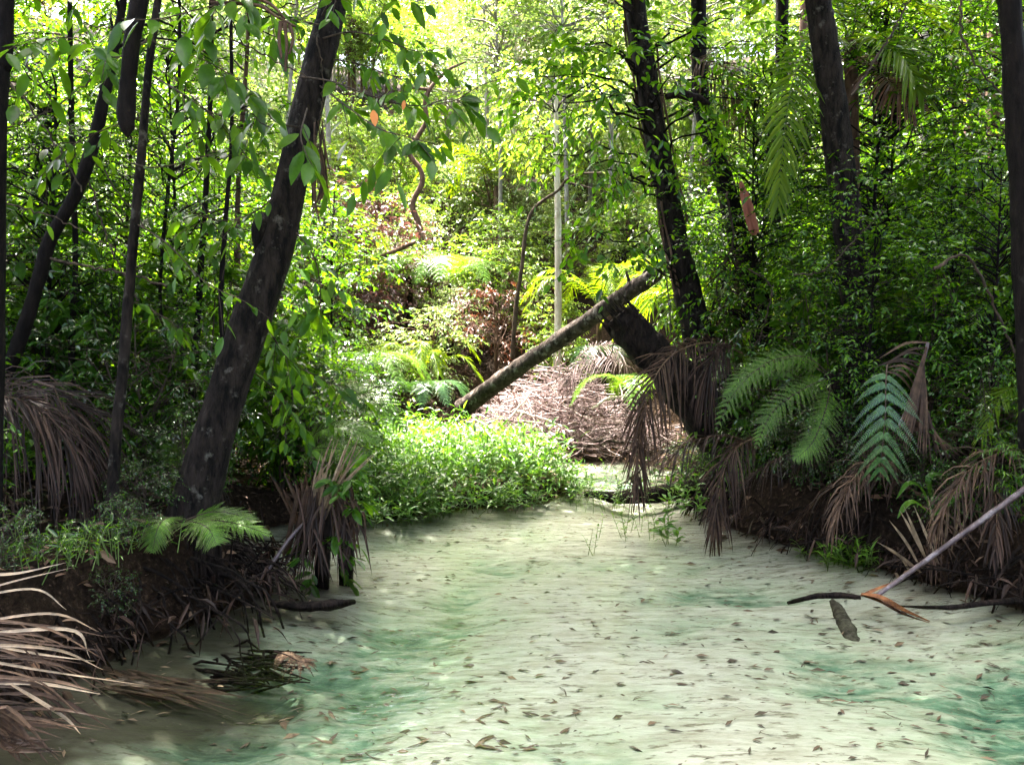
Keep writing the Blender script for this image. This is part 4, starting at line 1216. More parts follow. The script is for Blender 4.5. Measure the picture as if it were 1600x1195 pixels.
frond_thing("dead_palm_frond", "thin brown palm leaf arching right under the bent sapling's base", "palm leaf", ([(-60, 640), (0, 620), (60, 640), (110, 700)], [4.7, 4.7, 4.7, 4.7], 50, .5), "dead_black", "dead_dark", 122, droop=.8, a0=50, a1=12, W=.012, jit=.16, up=(0, -.7, .6))

# ------------------------------------------------------------------ the stick, sheath and dry blades at the right edge
a = Acc()
tubes(a, smooth_path(pp([(1368, 932), (1450, 873), (1530, 815), (1602, 763), (1680, 705)], [5.05, 5.0, 4.95, 4.9, 4.85]), 24), np.linspace(.014, .021, 24), 12, .03, dr, cap=True)
solo("palm_stalk", a, M["pole"], "smooth purple grey pole slanting out of the water at the right edge", "pole", at(1368, 932, 5.05))
a = Acc()
for o_, wd in ((0, .05), (5, .03)):
    ribbon(a, [at(1345, 931 + o_ * .3, 5.08) + (0, 0, .01), at(1375, 940 + o_, 4.98) + (0, 0, .015), at(1410, 955 + o_, 4.85), at(1452, 971 + o_ * .4, 4.6)], wd, (0, -.5, 1), m=14, taper=(.4, .9, 1, .7, .2), fold=.8)
ribbon(a, [at(1345, 931, 5.08), at(1370, 920, 5.1), at(1398, 908, 5.15)], .03, (0, -.5, 1), taper=(.6, .9, .6, .1))
solo("palm_sheath", a, M["sheath"], "bent orange brown palm sheath lying in the water at the pole's foot", "palm sheath", at(1345, 931, 5.08), smooth=False)
t = thing("dry_tuft", at(1455, 890, 5.5), "tuft of pale straw blades standing behind the slanting pole", "dry plant")
a = Acc()
for (x0, y0, x1, y1) in [(1437, 885, 1389, 812), (1447, 875, 1405, 796), (1450, 880, 1412, 790), (1421, 892, 1382, 852), (1430, 890, 1370, 846), (1462, 870, 1450, 775), (1474, 860, 1482, 770), (1486, 860, 1500, 772), (1492, 850, 1520, 780), (1404, 905, 1398, 895), (1470, 890, 1428, 790), (1440, 895, 1395, 860)]:
    p0, p1 = at(x0, y0, 5.45), at(x1, y1, 5.4)
    ribbon(a, [p0, (p0 + p1) / 2 + (dr.normal(0, .01), 0, .01), p1], .022, (.1, -1, .2), fold=.25)
part("blades", a, M["straw"], t, smooth=False)
a = Acc()
for k in range(46):
    x0, y0 = dr.uniform(1440, 1600), dr.uniform(780, 860)
    p0, p1 = at(x0, y0, 5.5), at(x0 + dr.uniform(-25, 110), min(y0 + dr.uniform(50, 130), 925), 5.3)
    ribbon(a, [p0, (p0 + p1) / 2 + (0, 0, .06), p1], dr.uniform(.008, .018), (0, -1, .3))
part("withered_blades", a, M["dead_dark"], t, smooth=False)

# ------------------------------------------------------------------ weeds, tufts and small plants
WEED = np.array([(-1.6, 7.15), (-.9, 7.3), (-.3, 7.75), (.45, 8.1), (.95, 8.5), (1.0, 9.2), (.5, 9.9), (.1, 10.6), (-.4, 11.4), (-1.4, 11.6), (-2.3, 10.4), (-2.3, 8.4)])


def inpoly(p, Q):
    ins = np.zeros(len(p), bool)
    for a, b in zip(Q, np.roll(Q, -1, 0)):
        ins ^= ((a[1] > p[:, 1]) != (b[1] > p[:, 1])) & (p[:, 0] < (b[0] - a[0]) * (p[:, 1] - a[1]) / (b[1] - a[1] + 1e-12) + a[0])
    return ins


def shoots(r, a, b, P, hmin, hmax, L, k=9, ar=.2, lean=.25):
    N = len(P)
    h = r.uniform(hmin, hmax, N)[:, None]
    ld = np.concatenate([r.normal(0, lean, (N, 2)), np.ones((N, 1))], 1)
    t = np.array([0, .5, 1])
    Q = P[:, None] + ld[:, None] * h[:, None] * t[None, :, None]
    tubes(b, Q, .003 * np.array([1, .9, .5]), 3)
    s = np.linspace(.3, 1, k)[None] + r.uniform(-.04, .04, (N, k))
    pos = P[:, None] + ld[:, None] * (h * s)[..., None]
    az = np.arange(k)[None] * 2.4 + r.uniform(0, 6.28, (N, 1))
    el = r.uniform(-.1, .7, (N, k)) + s * .4
    d = np.stack([np.cos(az) * np.cos(el), np.sin(az) * np.cos(el), np.sin(el)], -1)
    LL = L * r.uniform(.6, 1.25, N * k)
    blades(a, pos.reshape(-1, 3), d.reshape(-1, 3), np.array([0, 0, 1.]) + r.normal(0, .3, (N * k, 3)), LL, LL * ar, LANCE, .15, r.uniform(.1, .5, N * k))


wr = np.random.default_rng(300)
Q = np.stack([wr.uniform(-2.4, 1.0, 7000), wr.uniform(7.1, 11.6, 7000)], 1)
Q = Q[inpoly(Q, WEED)]
Q = Q[(fbm(Q[:, 0] * 1.3, Q[:, 1] * 1.3, 44) + .3 > wr.random(len(Q)) * .35)]
A_, B_ = WEED, np.roll(WEED, -1, 0)
ed = np.full(len(Q), 9.)
for p_, q_ in zip(A_, B_):
    ab = q_ - p_
    t_ = np.clip(((Q - p_) @ ab) / (ab @ ab), 0, 1)
    ed = np.minimum(ed, np.linalg.norm(Q - p_ - t_[:, None] * ab, axis=1))
ed = ed + .5 * fbm(Q[:, 0] * 2.2, Q[:, 1] * 2.2, 47)
kq = wr.random(len(Q)) < np.clip(.1 + ed / .45, .06, 1)
Q, ed = Q[kq], ed[kq]
hz = height(Q[:, 0], Q[:, 1])
P = np.concatenate([Q, np.maximum(hz, -.04)[:, None] + 0], 1)
hs = (.7 + 1.1 * fbm(Q[:, 0] * 1.1 + 5, Q[:, 1] * 1.1, 55)) * np.clip(.45 + ed / .6, .4, 1.1)
a, b = Acc(), Acc()
tl = (wr.random(len(P)) < .05) & (hs > .6)
shoots(wr, a, b, P[tl], .45, .8, .17, 11, .17, .3)
lo = hs < .75
lo2 = wr.random(len(P)) < .62
shoots(wr, a, b, P[lo & lo2], .12, .34, .12, lean=.4)
shoots(wr, a, b, P[~lo & lo2], .22, .6, .135, lean=.3)
o = part("waterside_weeds", a, M["weed"], None, smooth=False)
tag(o, "bed of bright green lance leaved weeds filling the left shallows", "weeds", kind="stuff")
part("weed_stems", b, M["stem_green"], o)


def tuft(name, label, cat, px, py, Y, n, spread, hmin, hmax, L, seed, matn="weed", z=None, ar=.2, k=8):
    r = np.random.default_rng(seed)
    p = at(px, py, Y)
    p[2] = max(gz(p[0], p[1]), -.1) if z is None else z
    P = p + np.concatenate([r.normal(0, spread, (n, 2)), np.zeros((n, 1))], 1)
    a, b = Acc(), Acc()
    shoots(r, a, b, P, hmin, hmax, L, k, ar)
    t = thing(name, p, label, cat)
    part("leaves", a, M[matn], t, smooth=False)
    part("stem", b, M["stem_green"], t)
    return t


tuft("water_plant", "small upright leafy plant growing in the stream near the brown frond", "plant", 1042, 832, 7.0, 5, .05, .14, .3, .12, 311, z=-.15, ar=.3)
tuft("water_plant", "tiny green shoot alone in the pale stream", "plant", 922, 842, 6.7, 3, .03, .16, .24, .06, 312, z=-.15)
tuft("water_plant", "wispy pale shoots in shallow water left of the upright leafy plant", "plant", 985, 822, 7.3, 12, .12, .12, .26, .07, 313, z=-.12)
tuft("water_plant", "loose green sprigs along the far end of the dark floating log", "plant", 960, 780, 8.4, 26, .22, .15, .3, .08, 314, z=-.08)
tuft("water_plant", "weeds leaning over the water below the brush pile", "plant", 905, 745, 9.2, 30, .2, .2, .4, .08, 315, z=-.06)
tuft("leafy_sprig", "bright green long leaved sprig hanging above the dark floating log", "plant", 1050, 760, 8.0, 16, .2, .25, .5, .13, 316, z=.05, ar=.24)
tuft("leafy_sprig", "pinnate light green sprig over the water below the dead frond", "plant", 1065, 800, 7.5, 12, .15, .15, .4, .11, 317, z=0, ar=.3)
tuft("grass_tuft", "low glossy green tuft at the water's edge on the right bank", "grass", 1322, 868, 6.05, 60, .12, .1, .22, .14, 318, matn="fern_pale", ar=.09, k=7)
tuft("grass_tuft", "sparse green tuft on the dark bank above the bottom left dead palm leaflets", "grass", 45, 950, 4.0, 26, .2, .08, .25, .09, 319, matn="leaf_mid", ar=.16)
tuft("grass_tuft", "dim mossy tuft on the left bank edge beside the root mass", "grass", 140, 960, 4.3, 60, .16, .08, .2, .06, 320, matn="leaf_mid", ar=.14)
t = thing("strap_plant", at(1460, 800, 5.7), "dark glossy plant with arching strap leaves on the right bank above the pole", "plant")
a = Acc()
for (pts, Y) in [([(1455, 800), (1440, 765), (1420, 755), (1400, 780)], 5.6), ([(1460, 800), (1450, 750), (1470, 742), (1495, 760)], 5.6), ([(1465, 800), (1490, 768), (1515, 762), (1535, 785)], 5.5), ([(1460, 805), (1500, 775), (1520, 780), (1530, 800)], 5.4), ([(1455, 805), (1430, 785), (1415, 790), (1402, 810)], 5.5)]:
    ribbon(a, pp(pts, Y), .05, (0, -.4, 1), m=14, taper=(.3, .8, 1, .8, .05), fold=.25)
part("leaves", a, M["leaf_near"], t)

# ------------------------------------------------------------------ brush pile beyond the pool
br = np.random.default_rng(500)
a = Acc()
N = 1700
cx, cy = .75, 13.0
u1 = br.normal(0, 1, (N, 2)) * np.array([.95, .6])
zz = np.maximum(0, 1.35 * np.exp(-(u1[:, 0] / 1.3) ** 2 - (u1[:, 1] / 1.0) ** 2)) * br.random(N)
P0 = np.stack([cx + u1[:, 0], cy + u1[:, 1], zz + height(cx + u1[:, 0], cy + u1[:, 1]) * .6], 1)
d = nrmz(np.stack([br.normal(0, 1, N), br.normal(0, .7, N), br.normal(0, .32, N)], 1))
ln = br.uniform(.25, 1.0, N)[:, None]
tt = np.linspace(-.5, .5, 6)
cv = br.normal(0, .16, (N, 3))
PP_ = P0[:, None] + d[:, None] * ln[:, None] * tt[None, :, None] + cv[:, None] * (tt ** 2 * 2)[None, :, None] * ln[:, None]
tubes(a, PP_, (.0028 + .009 * br.random(N) ** 3)[:, None] * np.ones(6), 4)
N2 = 1500
k = br.integers(0, N, N2)
blades(a, P0[k] + br.normal(0, .15, (N2, 3)), br.normal(0, 1, (N2, 3)) + (0, 0, -.4), br.normal(0, 1, (N2, 3)), br.uniform(.1, .3, N2), .012, STRIP2, .1, .3)
o = part("brush_pile", a, M["brush"], None, smooth=False)
tag(o, "sunlit heap of pinkish dead twigs and dry fronds on the far bank", "brush pile", kind="stuff")
for k, (pts, Y, rd, lab) in enumerate([
        ([(905, 705), (930, 690), (985, 690)], 11.9, .04, "grey broken branch lying at the pool's far edge"), ([(800, 640), (850, 655), (905, 680)], 12.2, .025, "bare pale stick sloping right across the brush pile"),
        ([(745, 690), (790, 660), (830, 612)], 12, .022, "pale stick sloping up from left in the brush pile"), ([(925, 640), (950, 622), (985, 618)], 12.2, .02, "thin pale branch poking right from the brush pile top"),
        ([(740, 655), (800, 690), (850, 712)], 11.8, .024, "whitish stick sloping down to the pool in the brush pile"), ([(940, 660), (890, 640), (860, 600)], 12.6, .02, "bent pale twig standing by the slender pale trunk"),
        ([(770, 610), (830, 630), (900, 625)], 13, .018, "long thin twig across the back of the brush pile")]):
    a = Acc()
    tubes(a, smooth_path(pp(pts, Y), 14) + br.normal(0, .01, (14, 3)), rd * np.linspace(1, .5, 14), 7, .08, br, cap=True)
    solo("fallen_branch", a, M["bark_pale" if k else "bark_log"], lab, "branch", at(*pts[0], Y))
for k, (pts, Y, lab) in enumerate([([(985, 575), (950, 560), (905, 568), (885, 600)], 12.4, "pinkish dry palm leaf drooping behind the pale trunk's foot"), ([(735, 660), (760, 690), (800, 705), (850, 712)], 11.7, "pale dry palm leaf lying on the left of the brush pile"),
                                   ([(900, 560), (930, 540), (965, 548), (985, 580)], 13, "faded dry palm leaf hanging over the back of the brush pile")]):
    frond_thing("dry_palm_leaf", lab, "palm leaf", (pts, Y, 40, .42), "brush", "brush", 130 + k, up=(0, -.6, .8), droop=.7, W=.014, jit=.15)

# ------------------------------------------------------------------ wood and leaves in the stream
def log(name, label, pts, rads, m, seed, wp=False):
    P = np.array(pts, float)
    a = Acc()
    r = np.random.default_rng(seed)
    tubes(a, smooth_path(P, 24), np.interp(np.linspace(0, 1, 24), np.linspace(0, 1, len(rads)), rads), 10, .1, r, cap=True)
    return solo(name, a, M[m], label, "log", P[0])


def wpt(px, py, z):
    Y = (1.5 - z) * FPX / max(py - 560, 1)
    return ((px - 800) / FPX * Y, Y, z)


log("floating_log", "black rotten log floating below the hanging brown frond", [wpt(915, 772, .01), wpt(960, 777, .02), wpt(1010, 775, .05), wpt(1070, 765, .10), wpt(1120, 758, .2)], [.03, .06, .085, .1, .09], "bark_rot", 401)
log("sunken_log", "mottled grey sunken log lying near the pole's foot", [wpt(1305, 942, -.13), wpt(1318, 965, -.16), wpt(1330, 995, -.19), wpt(1345, 1022, -.23)], [.02, .045, .065, .04], "bark_sunk", 402)
log("sunken_branch", "dark curved branch at the water surface beside the orange sheath", [wpt(1235, 945, -.02), wpt(1280, 934, .0), wpt(1320, 933, .0), wpt(1350, 936, .0)], [.01, .018, .02, .012], "bark_rot", 403)
log("sunken_branch", "thin dark root trailing out from the right bank over the shallows", [wpt(1600, 940, .03), wpt(1540, 946, .02), wpt(1480, 952, .0), wpt(1410, 950, -.02)], [.02, .017, .013, .006], "bark_rot", 404)
log("sunken_log", "dark waterlogged log just breaking the surface below the small dead palm", [wpt(415, 945, -.01), wpt(460, 950, .0), wpt(510, 948, .0), wpt(552, 943, -.02)], [.015, .028, .035, .015], "bark_rot", 405)
a = Acc()                                             # dark drowned mass with a brown fern on it
sr_ = np.random.default_rng(407)
for k in range(110):
    p0 = np.array(wpt(sr_.uniform(210, 430), sr_.uniform(1015, 1075), -.15))
    p1 = np.array(wpt(sr_.uniform(300, 485), sr_.uniform(1018, 1080), -.135))
    tubes(a, np.array([p0, (p0 + p1) / 2 + sr_.normal(0, .03, 3), p1]), [.005, .009, .003], 5)
solo("sunken_debris", a, M["bark_rot"], "dark drowned mat of sticks in the left shallows", "driftwood", np.array(wpt(400, 1040, -.12)))
t = thing("dead_fern", np.array(wpt(430, 1025, .03)), "curled brown dead fern frond lying on the drowned sticks at left", "fern")
a, b = Acc(), Acc()
fern(sr_, a, b, np.array([wpt(425, 1022, .01), np.array(wpt(445, 1028, .02)), wpt(465, 1038, .04), wpt(486, 1040, .02)]), 12, .10, (0, -.3, 1), 10, .02, .012, droop=.5)
part("frond", a, M["dead"], t, smooth=False)
part("midrib", b, M["dead_dark"], t)

# leaves sunk on the sand: the larger ones one by one, the crumbs as one sheet of litter
protos = []
lr = np.random.default_rng(600)
for k in range(10):
    a = Acc()
    if k < 5:
        blades(a, [(-.5, 0, 0)], [(1, 0, .03)], [(0, lr.normal(0, .5), 1)], 1., lr.uniform(.18, .36), BROAD if k % 2 else LANCE, .25, lr.uniform(-.1, .3))
        blades(a, [(-.3, .1, .0)], [(1, .5, .02)], [(0, lr.normal(0, .5), 1)], lr.uniform(.2, .5), .12, LANCE, .2, .2)
    elif k < 8:
        for j in range(3):
            an = lr.uniform(-.7, .7)
            blades(a, [(-.5 + lr.normal(0, .15), lr.normal(0, .08), .01 * j)], [(math.cos(an), math.sin(an), .02)], [(0, lr.normal(0, .4), 1)], lr.uniform(.5, 1), lr.uniform(.1, .2), LANCE, .3, .1)
    else:
        for j in range(3):
            p = np.array([lr.uniform(-.5, 0), lr.normal(0, .1), 0.01]); an = lr.uniform(-.8, .8)
            tubes(a, np.array([p, p + .35 * np.array([math.cos(an), math.sin(an), .03]), p + .75 * np.array([math.cos(an * .6), math.sin(an * .6), .0])]), [.022, .018, .008], 5)
    me = a.mesh("sunken_leaf" if k < 8 else "sunken_twig", False)
    me.materials.append(M["sunk"])
    protos.append(me)
cnt = 0
while cnt < 340:
    py = 830 + 365 * lr.random() ** .8
    px = lr.uniform(330, 1600)
    x, y, _ = wpt(px, py, -.2)
    if shore_dist(np.array([x]), np.array([y]))[0] > -.15 or fbm(np.array([x * 1.5]), np.array([y * 2.5]), 88)[0] < lr.uniform(-.4, .02): continue
    k = int(lr.integers(0, 10))
    o = bpy.data.objects.new("sunken_leaf" if k < 8 else "sunken_twig", protos[k])
    o.location = (x, y, float(bed(np.array(x), np.array(y))) + .006)
    o.rotation_euler = (lr.normal(0, .1), lr.normal(0, .1), lr.choice([0, math.pi]) + lr.normal(0, .5))
    s = (.022 + .06 * lr.random() ** 2 if k < 5 else .03 + .075 * lr.random() ** 2) * lr.choice([.7, 1, 1, 1.4])
    o.scale = (s, s * lr.uniform(.6, 1.4), s * .45)
    COL.objects.link(o)
    if k < 8:
        tag(o, "small dark brown dead leaf sunk on the pale sand of the stream bed", "leaf", "dead leaves sunk on the stream bed")
    else:
        tag(o, "small dark broken twig sunk on the pale sand of the stream bed", "twig", "twigs sunk on the stream bed")
    cnt += 1
N = 6500
P = np.stack([lr.uniform(-2.6, 4.2, N), 2.2 + 9.0 * lr.random(N)], 1)
P = P[shore_dist(P[:, 0], P[:, 1]) < -.05]
keep = fbm(P[:, 0] * 1.5, P[:, 1] * 2.6, 88) > lr.uniform(-.36, .08, len(P))
P = P[keep]
z = bed(P[:, 0], P[:, 1]) + .008
an = lr.normal(0, .6, len(P))
a = Acc()
l = .014 + .075 * lr.random(len(P)) ** 2
blades(a, np.concatenate([P, z[:, None]], 1), np.stack([np.cos(an), np.sin(an), lr.normal(0, .1, len(P))], 1), np.array([0, 0, 1.]) + lr.normal(0, .3, (len(P), 3)), l, l * lr.uniform(.12, .4, len(P)), FAR, .2, 0)
tag(part("sunken_litter", a, M["sunk"], None, False), "crumbs of dark leaf litter strewn over the stream sand", "leaf litter", kind="stuff")
N = 16000                                              # dead leaves on the banks
P = np.stack([lr.uniform(-7, 8, N), lr.uniform(2.5, 15, N)], 1)
P = P[shore_dist(P[:, 0], P[:, 1]) > -.3 + .3 * lr.random(len(P))]
z = np.maximum(height(P[:, 0], P[:, 1]), bed(P[:, 0], P[:, 1])) + .015
d = nrmz(lr.normal(0, 1, (len(P), 3)) * (1, 1, .25))
a = Acc()
l = lr.uniform(.04, .13, len(P))
blades(a, np.concatenate([P, z[:, None]], 1), d, np.array([0, 0, 1.]) + lr.normal(0, .5, (len(P), 3)), l, l * lr.uniform(.2, .5, len(P)), MID, .2, .15)
tag(part("leaf_litter", a, M["litter"], None, False), "brown dead leaves carpeting the shaded banks", "leaf litter", kind="stuff")

# ------------------------------------------------------------------ bushes and forest, copied from prototypes
BROADS = [grow(1000 + k, "broad_leaved_shrub", "shrub", M["leaf_mid"], M["twig"], H=h, rad=rd, nst=2, K=K, T=5, n=7, lt=.34, L=l, ar=.42, tp=MID, z0=.2) for k, (h, rd, K, l) in enumerate([(1.7, .8, 34, .10), (2.2, .9, 40, .115), (1.3, .7, 28, .09)])]
DARKS = [grow(1010 + k, "glossy_bush", "bush", M["leaf_dark"], M["twig"], H=h, rad=rd, nst=3, K=K, T=6, n=8, lt=.28, L=l, ar=.42, tp=MID, z0=.1) for k, (h, rd, K, l) in enumerate([(1.6, .9, 52, .06), (2.2, 1.0, 60, .065), (1.1, .8, 40, .055)])]
FINES = [grow(1020 + k, "small_leaved_bush", "bush", M["leaf_mid"], M["twig"], H=h, rad=rd, nst=3, K=K, T=6, n=9, lt=.3, L=l, ar=.36, tp=LANCE, z0=.15) for k, (h, rd, K, l) in enumerate([(1.8, .9, 50, .065), (2.5, 1.0, 60, .07)])]
LANCES = [grow(1030 + k, "long_leaved_shrub", "shrub", M["leaf_mid"], M["stem_green"], H=h, rad=rd, nst=3, K=K, T=4, n=9, lt=.4, L=l, ar=.17, tp=LANCE, z0=.15, hang=.7) for k, (h, rd, K, l) in enumerate([(1.9, .8, 34, .14), (1.3, .7, 26, .12)])]
SAPL = [grow(1040 + k, "leafy_sapling", "sapling", M["leaf_mid"], M["bark_dark"], H=h, rad=rd, nst=1, K=K, T=5, n=7, lt=.38, L=l, ar=.4, tp=MID, z0=.35, sr=.02) for k, (h, rd, K, l) in enumerate([(4.0, .9, 44, .10), (5.2, 1.1, 60, .11)])]
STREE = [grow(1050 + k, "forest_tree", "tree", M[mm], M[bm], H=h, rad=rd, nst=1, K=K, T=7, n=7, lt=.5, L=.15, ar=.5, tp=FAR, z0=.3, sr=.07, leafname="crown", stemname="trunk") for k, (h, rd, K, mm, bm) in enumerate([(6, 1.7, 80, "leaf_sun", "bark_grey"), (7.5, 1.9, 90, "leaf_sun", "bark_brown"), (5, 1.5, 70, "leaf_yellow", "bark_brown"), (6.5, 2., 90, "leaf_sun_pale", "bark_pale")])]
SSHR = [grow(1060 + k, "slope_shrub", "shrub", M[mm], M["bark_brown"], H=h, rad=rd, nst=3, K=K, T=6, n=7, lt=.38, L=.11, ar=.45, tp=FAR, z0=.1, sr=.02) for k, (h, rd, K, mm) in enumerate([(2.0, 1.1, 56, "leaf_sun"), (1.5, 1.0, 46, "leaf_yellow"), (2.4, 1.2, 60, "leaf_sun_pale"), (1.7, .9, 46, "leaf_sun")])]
PURP = grow(1070, "dead_bush", "bush", M["leaf_purple"], M["bark_brown"], H=2.2, rad=1.15, nst=3, K=70, T=7, n=7, lt=.3, L=.09, ar=.45, tp=FAR, z0=.1)
RUST = grow(1071, "dead_bush", "bush", M["leaf_rust"], M["bark_brown"], H=1.8, rad=.85, nst=4, K=34, T=4, n=6, lt=.3, L=.10, ar=.4, tp=FAR, z0=.15, hang=.6)
CANO = [grow(1080 + k, "tall_tree", "tree", M["leaf_mid"], M["bark"], H=h, rad=3.3, nst=1, K=110, T=8, n=8, lt=.6, L=.16, ar=.5, tp=FAR, z0=.58, sr=.16, leafname="crown", stemname="trunk") for k, h in enumerate([11.5, 13])]

for px, py, Y, sc in [(555, 345, 16, 1.35)]:
    x = at(px, py, Y)[0]; place(PURP, x, Y, "purple brown dry bush on the sunlit slope", "dry bushes", sc=sc)
for px, Y, sc in [(775, 14.8, .95), (735, 15.4, .75), (815, 16.2, .7)]:
    place(RUST, at(px, 500, Y)[0], Y, "rusty brown withered bush", "withered bushes", sc=sc)

taken = []


def spots(n, xr, yr, gap, seed, ok=lambda x, y: True):
    r = np.random.default_rng(seed)
    out, tries = [], 0
    while len(out) < n and tries < n * 60:
        tries += 1
        x, y = r.uniform(*xr), r.uniform(*yr)
        if not ok(x, y): continue
        if any((x - a) ** 2 + (y - b) ** 2 < gap * gap for a, b in taken): continue
        taken.append((x, y)); out.append((x, y))
    return out


land = lambda x, y: shore_dist(np.array([x]), np.array([y]))[0] > .35
# sunlit slope
for x, y in spots(150, (-16, 13), (13.4, 30), .95, 1, lambda x, y: abs(x + .02 * y) < .62 * y and not (abs(x - .8) < 1.9 and y < 14.3)):
    place(SSHR[int(rng.integers(0, 4))], x, y, "leafy shrub on the sunlit slope", "shrubs on the sunlit slope", sc=rng.uniform(.7, 1.2) * (1 if y > 16 else .75))
for x, y in spots(95, (-36, 34), (21, 54), 2.1, 2, lambda x, y: abs(x) < .7 * y and not (y < 44 and abs(x / y + .145) < .03) and not (y < 21 and abs(x + 1.5) < 2.5)):
    place(STREE[int(rng.integers(0, 4))], x, y, "bright leafy tree on the sunlit slope", "trees on the sunlit slope", sc=rng.uniform(.75, 1.25))
for x, y, k, s in [(.1, 24, 3, 1.0), (2.2, 23, 0, 1.0), (4.4, 17.5, 2, 1.0), (4.0, 22.5, 3, 1.0), (-6.8, 19, 3, 1.0), (-2.2, 26, 0, 1.0), (5.8, 15.2, 0, 1.0)]:
    taken.append((x, y)); place(STREE[k], x, y, "bright leafy tree on the sunlit slope", "trees on the sunlit slope", sc=s)
FSAP = [grow(1090 + k, "small_leaved_tree", "tree", M["leaf_mid"], M["bark_dark"], H=h, rad=rd, nst=1, K=K, T=7, n=9, lt=.34, L=l, ar=.4, tp=LANCE if k else MID, z0=.25, sr=.022, leafname="crown", stemname="trunk") for k, (h, rd, K, l) in enumerate([(3.6, .95, 70, .062), (4.6, 1.1, 84, .07)])]
for x, y, k, s in [(2.95, 6.7, 0, .7), (3.75, 6.3, 0, .75), (4.6, 6.2, 1, .65), (4.1, 7.4, 0, .75), (2.55, 8.6, 1, .9), (3.6, 8.3, 1, 1.05), (4.9, 7.4, 1, 1.1), (2.9, 9.6, 1, 1.05), (4.2, 9.2, 1, 1.15), (5.4, 8.8, 1, 1.2), (5.6, 10.4, 1, 1.3), (4.7, 11, 1, 1.3)]:
    taken.append((x, y)); place(FSAP[k], x, y, "small leaved glossy tree on the right bank", "glossy small trees on the right bank", sc=s)
for x, y, k, s in [(-3.6, 6.2, 0, .9), (-3.1, 7.6, 1, .95), (-4.4, 7.0, 1, 1.0), (-4.2, 8.6, 1, 1.1), (-5.6, 8.2, 1, 1.15), (-3.4, 9.4, 0, 1.1)]:
    taken.append((x, y)); place(FSAP[k], x, y, "small leaved tree on the left bank", "small trees on the left bank", sc=s)
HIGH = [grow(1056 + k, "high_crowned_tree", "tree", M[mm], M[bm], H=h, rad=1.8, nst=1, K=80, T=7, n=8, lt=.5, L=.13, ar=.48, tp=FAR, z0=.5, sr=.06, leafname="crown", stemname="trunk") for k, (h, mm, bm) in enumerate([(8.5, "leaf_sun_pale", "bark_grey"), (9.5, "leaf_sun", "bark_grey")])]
for x, y, k, s in [(-.3, 19, 0, .95), (1.3, 18.5, 1, .95), (3.4, 16, 1, .9), (-4.9, 17.2, 1, 1.0), (-6.2, 15.2, 0, .95), (2.4, 20, 0, 1.1), (-.6, 22, 1, 1.1), (4.6, 19.6, 1, 1.1), (-8.4, 18, 1, 1.1), (-7.6, 23, 0, 1.2), (6.6, 18, 0, 1.1), (-6.2, 27, 1, 1.2), (1.4, 28, 0, 1.2), (-9.5, 27, 1, 1.2), (-7.2, 32, 0, 1.2), (-3.3, 31, 1, 1.1), (-5.5, 24.5, 1, 1.2), (-8.2, 36, 0, 1.3), (-11, 38, 1, 1.3)]:
    taken.append((x, y)); place(HIGH[k], x, y, "slender tree with a high crown on the sunlit slope", "high crowned trees on the slope", sc=s)
for k, (q, y, s) in enumerate([(-.135, 40, .68), (-.155, 41, .72), (-.17, 38, .75), (-.12, 43, .8), (-.145, 46, .8), (-.185, 42, .95), (-.2, 37, .95), (-.22, 44, 1.1)]):
    place(STREE[k % 4], q * y, y, "bright leafy tree on the sunlit slope", "trees on the sunlit slope", sc=s)
for k in range(44):
    y = rng.uniform(36, 54); x = y * rng.uniform(-.45, .25)
    if abs(x / y + .145) < .035: continue
    place(STREE[k % 4], x, y, "bright leafy tree on the sunlit slope", "trees on the sunlit slope", sc=rng.uniform(.7, 1.1))
# left bank understorey
for x, y in spots(26, (-6.5, -2.6), (5.4, 12.5), .65, 3, land):
    place(BROADS[int(rng.integers(0, 3))], x, y, "broad leaved shrub on the left bank", "broad leaved shrubs on the left bank", sc=rng.uniform(.8, 1.2))
for x, y in spots(14, (-7, -2.2), (6.0, 12.5), .7, 4, land):
    place(DARKS[int(rng.integers(0, 3))], x, y, "small leaved dark bush on the left bank", "dark bushes on the left bank", sc=rng.uniform(.7, 1.1))
for x, y in spots(26, (-9, -2.6), (6.2, 14), .8, 5, land):
    place(SAPL[int(rng.integers(0, 2))], x, y, "leafy sapling on the left bank", "leafy saplings on the left bank", sc=rng.uniform(.8, 1.1))
for x, y, s in [(-3.3, 4.6, .45), (-3.0, 5.6, .6), (-3.7, 5.2, .6), (-2.75, 6.6, .55), (-1.9, 7.7, .7), (-2.3, 8.0, .8), (-1.75, 8.6, .7)]:
    place(BROADS[int(rng.integers(0, 3))], x, y, "broad leaved shrub on the left bank", "broad leaved shrubs on the left bank", sc=s)
BIGL = [grow(1095 + k, "large_leaved_shrub", "shrub", M["leaf_near"], M["twig"], H=h, rad=.9, nst=2, K=K, T=4, n=7, lt=.42, L=l, ar=ar_, tp=BROAD, z0=.25, hang=.5) for k, (h, K, l, ar_) in enumerate([(2.6, 26, .17, .4), (2.0, 22, .20, .34)])]
for x, y, k, s in [(-2.75, 7.3, 0, .8), (-3.3, 6.6, 1, .8), (-4.0, 7.6, 0, 1.0), (-2.5, 8.6, 1, .8), (-4.4, 6.2, 0, .9), (-3.2, 9.2, 0, 1.1), (-5.2, 8.4, 1, 1.2), (2.55, 8.0, 1, .6), (3.3, 7.9, 0, .9), (4.4, 7.0, 1, .9), (2.9, 8.9, 0, .9), (5.0, 9.0, 0, 1.2)]:
    place(BIGL[k], x, y, "large leaved shrub on the " + ("left bank" if x < 0 else "right bank"), "large leaved shrubs on the banks", sc=s)
